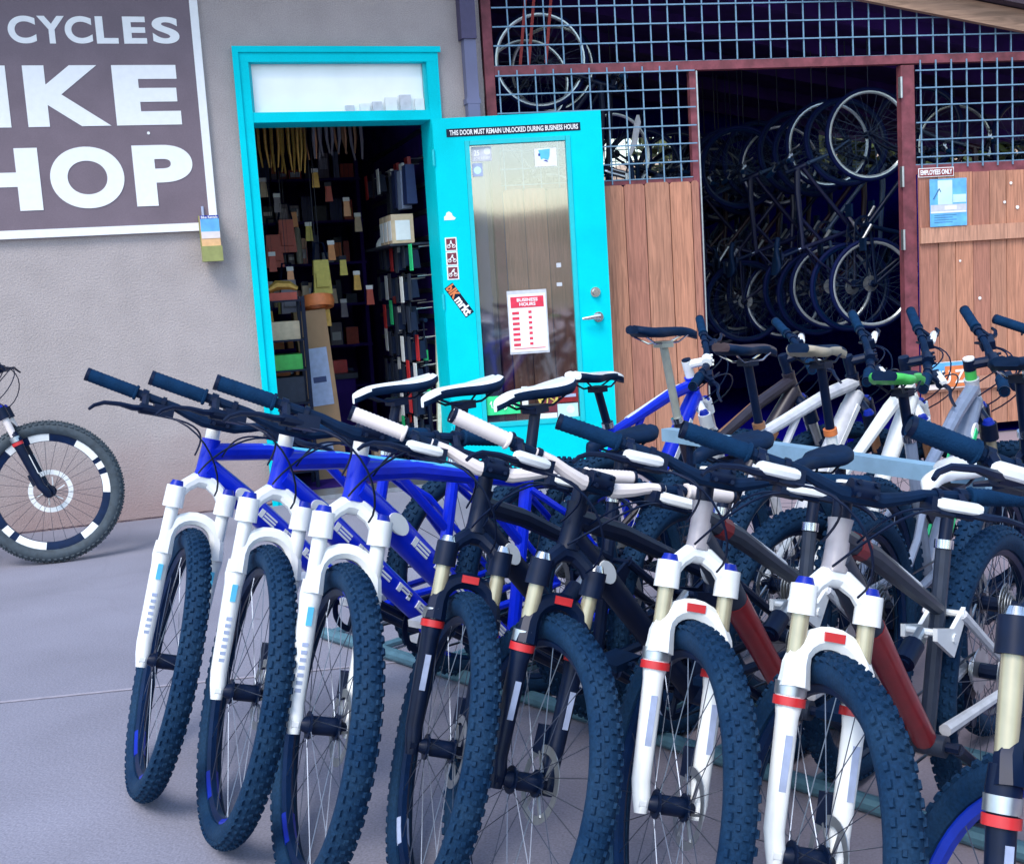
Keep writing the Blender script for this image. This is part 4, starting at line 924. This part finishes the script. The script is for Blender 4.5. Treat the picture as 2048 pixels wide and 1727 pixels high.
# ------------------------------------------------------------------ bikes hung in the shed
HB_ = dict(tyre='rubber_shade', spoke='dark_grey', style='hard', RW=.345, ac=.375, HA=72, tw=.017, road=True, simple=True, rotor=False, bar_w=.46, lever='steel')
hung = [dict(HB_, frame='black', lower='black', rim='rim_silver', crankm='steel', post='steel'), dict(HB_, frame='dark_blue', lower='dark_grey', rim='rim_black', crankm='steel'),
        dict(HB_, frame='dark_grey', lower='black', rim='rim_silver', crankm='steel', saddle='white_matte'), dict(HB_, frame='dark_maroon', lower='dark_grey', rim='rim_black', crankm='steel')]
ht = [bike_template(q) for q in hung]
HM = Matrix(((0, 0, 1, 0), (0, -1, 0, 0), (1, 0, 0, 0), (0, 0, 0, 1)))   # bike forward -> up
def roof_under(x, y): return 3.04 - .191 * ((Vector((x, y, 0)) - K0).dot(us) - 2.397)
ORD = ['nearest the opening', 'second from the opening', 'third from the opening', 'fourth from the opening', 'fifth from the opening', 'sixth from the opening', 'seventh from the opening', 'eighth from the opening', 'ninth from the opening', 'tenth from the opening', 'eleventh from the opening', 'twelfth from the opening', 'deepest of all']
def hang(i, x, y, z_top, yaw, label, group, st=0.0):
    M = Matrix.Translation((x, y, z_top - 1.1)) @ Matrix.Rotation(yaw, 4, 'Z') @ HM @ Matrix.Translation((0, 0, -.345))
    o = spawn(ht[i], M, st, 'hanging_bike', label, group=group)
    h = roof_under(x, y) - (z_top + .285)
    if h > 0.03:
        link('ceiling_hook', MB().tube([(0, 0, h), (0, 0, .06), (.012, 0, .02), (.03, 0, .0), (.045, 0, .03)], .005, 6), 'black', None, Matrix.Translation((x, y, z_top + .285)) @ Matrix.Rotation(yaw + R(90), 4, 'Z'),
             label='roof hook of the ' + label, category='hook', group='roof hooks in the shed')
    return o
GH = 'bikes hanging upright on hooks inside the shed'
kd = ['black bike', 'dark blue bike', 'grey bike', 'maroon bike']
for k in range(13):
    x = 2.79 - .088 * k + .02 * math.sin(k * 5.1); y = 8.75 + .2 * k
    i = (0, 1, 2, 3, 1, 0, 3, 1, 2, 3, 1, 0, 3)[k]
    hang(i, x, y, 2.22 + (.05 * math.sin(k * 3.3) if k else 0) - .012 * k, R(8 + 6 * math.sin(k * 2.1)) + (math.pi if k % 3 == 1 else 0), kd[i] + ' hanging in the long row, ' + ORD[k], GH, R(10 * math.sin(k * 1.7)))
for k in range(5):
    x = 2.02 - .03 * k; y = 9.7 + .36 * k
    hang((1, 3, 0, 2, 1)[k], x, y, 2.12 + .08 * math.sin(k * 2.7), R(-22 + 20 * math.sin(k * 1.9)), kd[(1, 3, 0, 2, 1)[k]] + ' hanging by the gate post, ' + ORD[k], GH, R(15))
for k, (x, y, z) in enumerate(((.36, 8.35, 2.83), (.26, 8.75, 2.74), (.48, 9.1, 2.9))):
    hang((0, 2, 0)[k], x, y, z, R(4 - 7 * k) + (math.pi if k == 1 else 0), ['silver rimmed black bike hanging high against the left mesh', 'silver rimmed grey bike hanging high behind the left mesh', 'silver rimmed black bike hanging deepest behind the left mesh'][k], GH)
for k, (x, y, z) in enumerate(((.95, 9.3, 2.25), (1.25, 9.9, 2.18), (1.6, 10.4, 2.2))):
    hang((2, 1, 3)[k], x, y, z, R(25 - 15 * k), kd[(2, 1, 3)[k]] + ' hanging low behind the left mesh panel', GH)
for k, (x, y, z) in enumerate(((3.35, 9.3, 2.3), (3.8, 9.7, 2.2), (4.2, 9.4, 2.15))):
    hang((3, 0, 1)[k], x, y, z, R(-20 + 25 * k), kd[(3, 0, 1)[k]] + ' hanging behind the right mesh panel', GH)
for k, (u, z0, z1, dx) in enumerate(((1082, 2.75, 3.25, -.06), (1098, 2.72, 3.25, -.07), (1132, 2.76, 3.25, -.08))):
    x = (u - 1012) / F * 8.1
    link('red_strap', MB().box((0, 0, 0), (.02, .004, z1 - z0), Matrix.Rotation(.14, 3, 'Y')), 'red_strap', None, Matrix.Translation((x, 8.06 + .02 * k, (z0 + z1) / 2)), label=('first', 'second', 'third')[k] + ' red strap from the corner post under the shed roof', category='strap', group='red straps under the shed roof')
paddle = link('pale_paddle', MB().tube([(0, 0, 0), (.04, 0, .1), (.07, 0, .24), (.075, 0, .29)], [.008, .022, .024, .01], 10, 0, True, .3), 'paper_pale', None, Matrix.Translation((.98, 8.55, 2.15)), label='pale narrow paddle shape hanging behind the mesh panel', category='paddle')

# ------------------------------------------------------------------ goods inside the shop (wall coordinates)
def put(name, mb, mt, u, v, d, label, cat, group=None, rz_=0.0, tilt=0.0):
    p = on_wall(u, v, d)
    o = link(name, mb, mt, None, WM @ Matrix.Translation(p) @ Matrix.Rotation(rz_, 4, 'Z') @ Matrix.Rotation(tilt, 4, 'Y'), label=label, category=cat)
    if group: o['group'] = group
    return o
def fork_hang(mt, L): # an upside-down pair of tapered blades
    b = MB()
    for s in (-1, 1): b.tube([(s * .045, 0, 0), (s * .045, .01, -L * .55), (s * .03, .02, -L)], [.014, .012, .006], 8)
    b.tube([(-.045, 0, -.02), (.045, 0, -.02)], .014, 8); b.tube([(0, 0, -.02), (0, 0, .12)], .013, 8)
    return b
ORDN = ['first', 'second', 'third', 'fourth', 'fifth', 'sixth', 'seventh', 'eighth', 'ninth', 'tenth', 'eleventh', 'twelfth', 'thirteenth']
hr = empty('fork_rail', WM @ Matrix.Translation((.2, 1.0, 2.62)), label='dark rail near the shop ceiling carrying spare forks', category='rail')
link('bar', MB().slab(-.4, 1.9, -.02, .02, -.02, .02), 'black', hr)
for t in (-.3, 1.8): link('hanger', MB().slab(t - .01, t + .01, -.01, .01, .02, .38), 'black', hr)
for k in range(13):
    u = 523 + k * 15.5 + random.uniform(-3, 3)
    mt = 'old_gold' if k < 6 else ('copper' if k in (6, 10, 11) else 'grey_item')
    p = on_wall(u, 240, 1.0)
    link('spare_fork', fork_hang(mt, .30 + .06 * random.random() - (.0 if k < 6 else .08)), mt, None, WM @ Matrix.Translation((p.x, 1.0, 2.50)) @ Matrix.Rotation(random.uniform(-.9, .9), 4, 'Z'),
         label=ORDN[k] + (' spare fork from the latch jamb, brass coloured' if k < 6 else ' spare fork from the latch jamb, dark'), category='fork', group='spare forks hanging in the shop')
# shelving on the rear wall with small packages
rs = empty('wall_shelving', WM @ Matrix.Translation((.9, 2.75, 0.012)), label='dark shelving across the rear wall of the shop', category='shelf')
for z in (.5, .85, 1.2, 1.55, 1.9, 2.25): link('shelf', MB().slab(-1.6, 1.1, -.2, .28, z - .02, z), 'shop_shade', rs)
for x in (-1.6, -.25, 1.06): link('upright', MB().slab(x, x + .03, -.19, .27, 0, 2.4), 'shop_shade', rs)
pk = ['red_item', 'orange_item', 'grey_item', 'navy_item', 'cream_item', 'dark_red', 'charcoal', 'grey_frame']
pd = {'red_item': 'red', 'orange_item': 'orange', 'grey_item': 'grey', 'navy_item': 'navy', 'cream_item': 'cream', 'dark_red': 'dark red', 'charcoal': 'charcoal', 'grey_frame': 'slate'}
zn = {.5: 'lowest', .85: 'second lowest', 1.2: 'third', 1.55: 'fourth', 1.9: 'fifth', 2.25: 'top'}
for z in (.5, .85, 1.2, 1.55, 1.9, 2.25):
    x = -.45; prev_ = 'at the end'
    while x < 1.85:
        wd = random.uniform(.045, .11); hh = random.uniform(.07, .24); mt = random.choice(pk)
        pk_o = link('package', MB().box((0, 0, hh / 2), (wd, .14, hh)), mt, None, WM @ Matrix.Translation((x + wd / 2, 2.65 + random.uniform(-.03, .03), .0125 + z)),
             label='%s package %s on the %s rear shelf' % (pd[mt], prev_, zn[z]), category='package', group='packages on the rear shelving')
        prev_ = 'beside a %s one' % pd[mt]
        if random.random() < .6: link('label', MB().slab(-wd * .38, wd * .38, -.0725, -.0703, hh * random.uniform(.2, .45), hh * random.uniform(.55, .8)), random.choice(('white_matte', 'yellow', 'orange', 'paper_pale', 'black')), pk_o)
        x += wd + random.uniform(.004, .05)
# left stand
ls = empty('display_stand', WM @ Matrix.Translation((1.02, .55, .012)), label='black display stand with stacked boxes just inside the doorway', category='display stand')
for x in (-.13, .13):
    for y in (-.12, .12): link('leg', MB().slab(x - .012, x + .012, y - .012, y + .012, 0, 1.28), 'black', ls)
for z in (.12, .36, .58, .8, 1.0, 1.26): link('tier', MB().slab(-.142, .142, -.135, .135, z - .012, z), 'black', ls)
for z, hh, mt, nm_ in ((.12, .12, 'red_item', 'dark red box low on the black display stand'), (.36, .1, 'deep_blue', 'blue box on the black display stand'), (.58, .17, 'charcoal', 'charcoal box on the black display stand'), (.8, .1, 'green', 'bright green box on the black display stand'), (1.0, .12, 'cream_item', 'cream box on the black display stand'), (1.26, .05, 'red_item', 'flat red box on top of the black display stand')):
    link('stock_box', MB().box((0, 0, hh / 2), (.2, .2, hh)), mt, None, WM @ Matrix.Translation((1.02, .55, .0125 + z)), label=nm_, category='box')
o = link('glove_pile', MB().tube([(-.09, 0, .02), (-.03, .01, .05), (.05, -.01, .045), (.1, 0, .02)], [.02, .035, .03, .015], 8), 'old_gold', None, WM @ Matrix.Translation((1.03, .5, 1.323)), label='golden glove lying on top of the display stand', category='glove')
# tall carton
tc = empty('tall_carton', WM @ Matrix.Translation((1.3, .8, .012)) @ Matrix.Rotation(-.06, 4, 'Y'), label='tall cardboard carton with a blue white label leaning by the display stand', category='carton')
link('carton', MB().slab(-.11, .11, -.07, .07, .0, 1.18), 'cardboard', tc); link('label', MB().slab(-.07, .08, -.074, -.0705, .52, .92), 'label_blue', tc); link('label', MB().slab(-.05, .03, -.074, -.0705, .1, .26), 'label_blue', tc)
link('label_text', MB().slab(-.04, .05, -.0765, -.0742, .68, .72), 'navy_item', tc)
link('red_helmet', MB().ringsec((0, 0, 0), [(.075, -.03), (.11, -.04), (.12, 0), (.11, .04), (.075, .03)], 20), 'orange', None, WM @ Matrix.Translation((1.3, .8, 1.245)) @ Matrix.Rotation(R(78), 4, 'X'), label='orange red open helmet resting on the tall carton', category='helmet')
# hanging sports packs
def pack(mt): return MB().box((0, 0, -.12), (.13, .09, .24), None, 0, .8)
for k, (u, v, d, mt, nm_) in enumerate(((640, 520, 1.0, 'yellow', 'yellow and black hip pack hanging mid-shop'), (638, 585, 1.0, 'old_gold', 'golden hip pack hanging under the yellow one'), (575, 560, 1.2, 'grey_item', 'grey clear pack hanging over the display stand'), (570, 440, 1.5, 'red_item', 'dark red jersey pack hanging on the left'), (545, 470, 1.5, 'red_item', 'dark red pack hanging beside the jersey pack'))):
    p = on_wall(u, v, d); o = empty('hanging_pack', WM @ Matrix.Translation(p), label=nm_, category='pack')
    link('bag', pack(mt).box((0, -.05, -.14), (.09, .03, .1)), mt, o); link('strap', MB().tube([(-.05, 0, 0), (-.03, 0, .12), (.03, 0, .12), (.05, 0, 0)], .008, 5), 'black', o)
    link('hang_line', MB().tube([(0, 0, .12), (0, 0, 2.995 - p.z)], .003, 4), 'black', o)
o = link('green_bottle_tube', MB().tube([(0, 0, -.14), (0, 0, .14), (0, 0, .16)], [.025, .025, .012], 10), 'pale_strip', None, WM @ Matrix.Translation(on_wall(632, 430, 3.25)), label='pale green tube standing on the rear shelving', category='tube')
p = on_wall(632, 430, 3.25); o.matrix_basis = WM @ Matrix.Translation((1.42, 2.45, .0125 + 1.55 + .14))
# pouches on strings, a loose cloud of small goods in mid-shop
pc = [('old_gold', 'golden'), ('orange_item', 'orange'), ('cream_item', 'cream'), ('red_item', 'red'), ('yellow', 'yellow'), ('grey_item', 'grey'), ('copper', 'copper')]
for k in range(26):
    mt, cn = pc[(k * 3) % 7]; xx = .98 + .095 * (k % 9) + random.uniform(-.02, .02); yy = 1.15 + .3 * (k // 9) + random.uniform(-.08, .08); zz = (1.2, 1.75, 1.0)[k // 9] + .5 * ((k * 7) % 9) / 9
    o = empty('hanging_pouch', WM @ Matrix.Translation((xx, yy, zz)), label='%s small pouch from the latch jamb in string line %s, %s' % (ORDN[k % 9], ('one', 'two', 'three')[k // 9], cn), category='pouch', group='pouches hanging on strings in mid-shop')
    link('pouch', MB().box((0, 0, -.055), (.055, .03, .11), None, 0, .75), mt, o); link('header', MB().slab(-.025, .025, -.004, .004, 0, .03), 'white_matte' if k % 3 else 'black', o)
    link('string', MB().tube([(0, 0, .03), (0, 0, 2.995 - zz)], .0012, 3), 'black', o)
# right hand wall goods
rr_ = empty('wall_rack', WM @ Matrix.Translation((2.07, .8, .012)), label='dark slat rack on the right wall just inside the doorway', category='rack')
link('panel', MB().slab(-.005, .01, -.5, 1.6, .3, 2.5), 'shop_shade', rr_)
for k in range(12): link('slat', MB().slab(-.02, -.0055, -.5, 1.6, .35 + k * .18, .38 + k * .18), 'charcoal', rr_)
sh = link('wall_shelf', MB().slab(-.3, 0, -.4, .5, -.015, 0), 'charcoal', None, WM @ Matrix.Translation((2.049, .75, 1.60)), label='charcoal shelf holding three tan cartons on the right wall', category='shelf')
for k in range(3):
    o = empty('shelf_carton', WM @ Matrix.Translation((1.84 + .0 * k, .40 + .135 * k, 1.6005)), label=('tan carton with white panel nearest the doorway', 'middle one of the three tan cartons', 'tan carton beside the white helmet')[k], category='carton', group='tan cartons on the wall shelf')
    link('carton', MB().slab(-.075, .075, -.06, .06, 0, .19), 'cardboard_pale', o); link('label', MB().slab(-.05, .05, -.063, -.0605, .02, .15), 'white_matte', o); link('label', MB().slab(-.078, -.0755, -.05, .05, .02, .15), 'white_matte', o)
o = link('white_helmet', MB().add(*(lambda n, m_: ([( .085 * math.sin(math.pi * .5 * j / m_) * math.cos(2 * math.pi * i / n), .12 * math.sin(math.pi * .5 * j / m_) * math.sin(2 * math.pi * i / n), .085 * math.cos(math.pi * .5 * j / m_)) for j in range(m_ + 1) for i in range(n)], [(j * n + i, j * n + (i + 1) % n, (j + 1) * n + (i + 1) % n, (j + 1) * n + i) for j in range(m_) for i in range(n)]))(14, 5)), 'white_matte', None, WM @ Matrix.Translation((1.84, .86, 1.601)), label='white helmet on the right wall shelf behind the cartons', category='helmet')
for k in range(8):
    y = .32 + .13 * k; z = .95 + .04 * (k % 3)
    o = empty('floor_pump', WM @ Matrix.Translation((1.93 - .03 * (k % 2), y, .012)) @ Matrix.Rotation(R(90), 4, 'Z'), label=ORDN[k] + ' tall black bike pump from the doorway along the shop wall', category='pump', group='bike pumps along the right wall')
    link('barrel', MB().tube([(0, 0, .02), (0, 0, z)], .017, 10), 'black', o); link('base', MB().slab(-.05, .05, -.06, .06, 0, .02), 'charcoal', o)
    link('handle', MB().tube([(-.07, 0, z + .12), (.07, 0, z + .12)], .014, 8).tube([(0, 0, z), (0, 0, z + .12)], .006, 6), 'black', o)
    for q in (.62, .84): link('band', MB().tube([(0, 0, q * z), (0, 0, q * z + .07)], .018, 10), 'white_matte' if k % 3 else 'bright_green', o)
for k, (y, z, mt) in enumerate(((.45, 2.3, 'navy_item'), (.62, 2.28, 'label_blue'), (.8, 2.3, 'navy_item'), (1.0, 2.28, 'charcoal'))):
    o = empty('hanging_bag', WM @ Matrix.Translation((1.93, y, z - .18)), label=ORDN[k] + ' bag from the doorway, %s, hanging above the cartons' % {'navy_item': 'navy', 'label_blue': 'pale blue', 'charcoal': 'charcoal'}[mt], category='bag', group='bags hanging above the cartons')
    link('bag', MB().box((0, 0, -.13), (.07, .13, .26), None, 0, .85), mt, o); link('header_card', MB().slab(-.012, .012, -.05, .05, 0, .05), 'white_matte' if k % 2 else 'dark_red', o); link('peg', MB().tube([(0, 0, .04), (.12, 0, .045)], .004, 5), 'steel', o)
for k in range(60):
    y = .3 + .125 * (k % 8) + random.uniform(-.03, .03); z = .3 + .2 * (k // 8) + random.uniform(-.03, .03)
    if k >= 56: z = 2.05; y = .95 + .15 * (k - 56)
    lv_ = 'low' if z < .65 else ('halfway up' if z < 1.2 else 'high')
    ct = 'white' if k % 5 == 1 else ('red' if k % 7 == 3 else ('green' if k % 11 == 4 else 'dark'))
    o = empty('packaged_part', WM @ Matrix.Translation((1.9 - .025 * (k % 3), y, z)), label='%s packaged part from the doorway on peg row %s, with %s card' % (ORDN[k % 8], ('one', 'two', 'three', 'four', 'five', 'six', 'seven', 'eight')[k // 8], ct), category='package', group='packaged parts on the right wall rack')
    link('blister', MB().box((0, 0, 0), (.05, .09, .12), None, 0, .7), 'black', o); link('card', MB().slab(-.03, -.026, -.045, .045, -.075, .1), {'white': 'white_matte', 'red': 'red', 'green': 'bright_green', 'dark': 'charcoal'}[ct], o); link('peg', MB().tube([(.03, 0, .08), (.14, 0, .085)], .004, 5), 'steel', o)
o = link('leaning_board', MB().prism([(-.06, 0), (.06, 0), (.07, .5), (.05, 1.3), (0, 1.42), (-.05, 1.3), (-.07, .5)], -.012, .012), 'pale_strip', None, WM @ Matrix.Translation((1.965, .30, .012)) @ Matrix.Rotation(R(80), 4, 'Z') @ Matrix.Rotation(R(3), 4, 'X'), label='pale narrow board leaning just inside the right door jamb', category='board')
o = link('tan_tag', MB().slab(-.05, .05, -.06, .06, 0, .22), 'cardboard_pale', None, WM @ Matrix.Translation((1.72, 1.15, .012)), label='tan carton standing on the shop floor by the right wall', category='carton')
o = empty('floor_counter', WM @ Matrix.Translation((1.35, 1.95, .012)), label='low dark counter with orange items in the middle of the shop', category='counter')
link('top', MB().slab(-.3, .35, -.25, .25, .62, .66), 'charcoal', o); link('cabinet', MB().slab(-.28, .33, -.23, .23, 0, .62), 'shop_shade', o)
for k in range(4): link('counter_box', MB().box((0, 0, .05), (.11, .12, .1)), ('orange', 'orange_item', 'cream_item', 'red')[k], None, WM @ Matrix.Translation((1.14 + .15 * k, 1.9, .6725)), label='%s box on the low shop counter' % ('bright orange', 'dull orange', 'cream', 'red')[k], category='box')

# ------------------------------------------------------------------ beyond the shed
bank = MB(); nx = 30; vs = []
for j in range(7):
    for i in range(nx + 1):
        x = -14 + 44 * i / nx; y = 14.6 + j * 1.5
        vs.append((x, y + .25 * (x * .1), -.05 + 3.6 * (1 - math.cos(min(1, j / 5) * math.pi)) / 2 + .25 * math.sin(i * 1.7 + j) * (j > 0)))
bank.add(vs, [(j * (nx + 1) + i, j * (nx + 1) + i + 1, (j + 1) * (nx + 1) + i + 1, (j + 1) * (nx + 1) + i) for j in range(6) for i in range(nx)], 0, True)
link('dirt_bank', bank, 'dirt', kind='structure')
hill = MB(); vs = []; nx = 40
for j in range(6):
    for i in range(nx + 1):
        x = -70 + 140 * i / nx; y = -38 - 6 * j
        vs.append((x, y, -.05 + (0 if j == 0 else (5.5 + 1.6 * math.sin(i * .37) + .8 * math.sin(i * 1.3)) * (1 - math.cos(min(1, j / 4) * math.pi)) / 2)))
hill.add(vs, [(j * (nx + 1) + i, j * (nx + 1) + i + 1, (j + 1) * (nx + 1) + i + 1, (j + 1) * (nx + 1) + i) for j in range(5) for i in range(nx)], 0, True)
link('hill', hill, 'dry_grass', kind='structure')
def tree(x, y, h, rad, mt, label, seed):
    rnd = random.Random(seed)
    o = empty('tree', Matrix.Translation((x, y, 0.0)), label=label, category='tree', group='trees beyond the shed')
    b = MB().tube([(0, 0, 0), (.05, 0, h * .3), (-.03, .05, h * .6), (0, 0, h * .85)], [.14, .11, .07, .03], 8)
    tips = []
    for k in range(9):
        a = k * 2.4; z = h * (.35 + .06 * k); e = Vector((rad * .7 * math.cos(a), rad * .7 * math.sin(a), z + h * .18)); b.tube([(0, 0, z), tuple(lerp(Vector((0, 0, z)), e, .5) + Vector((0, 0, .1))), tuple(e)], [.05, .03, .012], 5); tips.append(e)
    link('trunk', b, 'bark', o)
    c = MB(); vs = []; fs = []
    for k in range(5200):
        t = rnd.choice(tips); p = t + Vector((rnd.gauss(0, .32), rnd.gauss(0, .32), rnd.gauss(.05, .3))) * rad * .8
        u_ = Vector((rnd.gauss(0, 1), rnd.gauss(0, 1), rnd.gauss(0, 1))).normalized(); v_ = u_.orthogonal().normalized(); s = rnd.uniform(.06, .12); n0 = len(vs)
        vs += [p + u_ * s * 1.5, p + v_ * s * .6, p - u_ * s * 1.5, p - v_ * s * .6]; fs.append((n0, n0 + 1, n0 + 2, n0 + 3))
    c.add(vs, fs, 0, False); link('crown', c, mt, o)
for k, (x, y, h, rad) in enumerate(((-1.4, 15.2, 3.4, 1.3), (3.4, 16.0, 4.2, 1.2), (5.4, 15.4, 4.6, 1.4), (7.2, 14.8, 5.2, 1.9), (9.6, 15.6, 6.0, 2.2), (-2.5, 16.5, 5.0, 1.8))):
    tree(x, y, h, rad, ('foliage', 'foliage2')[k % 2], ['low green tree beyond the left shed window', 'pale green tree on the bank beyond the shed', 'dark green tree beyond the right mesh', 'tall pale green tree above the right roof edge', 'tallest dark green tree right of the shed', 'pale green tree hidden behind the shop'][k], k)
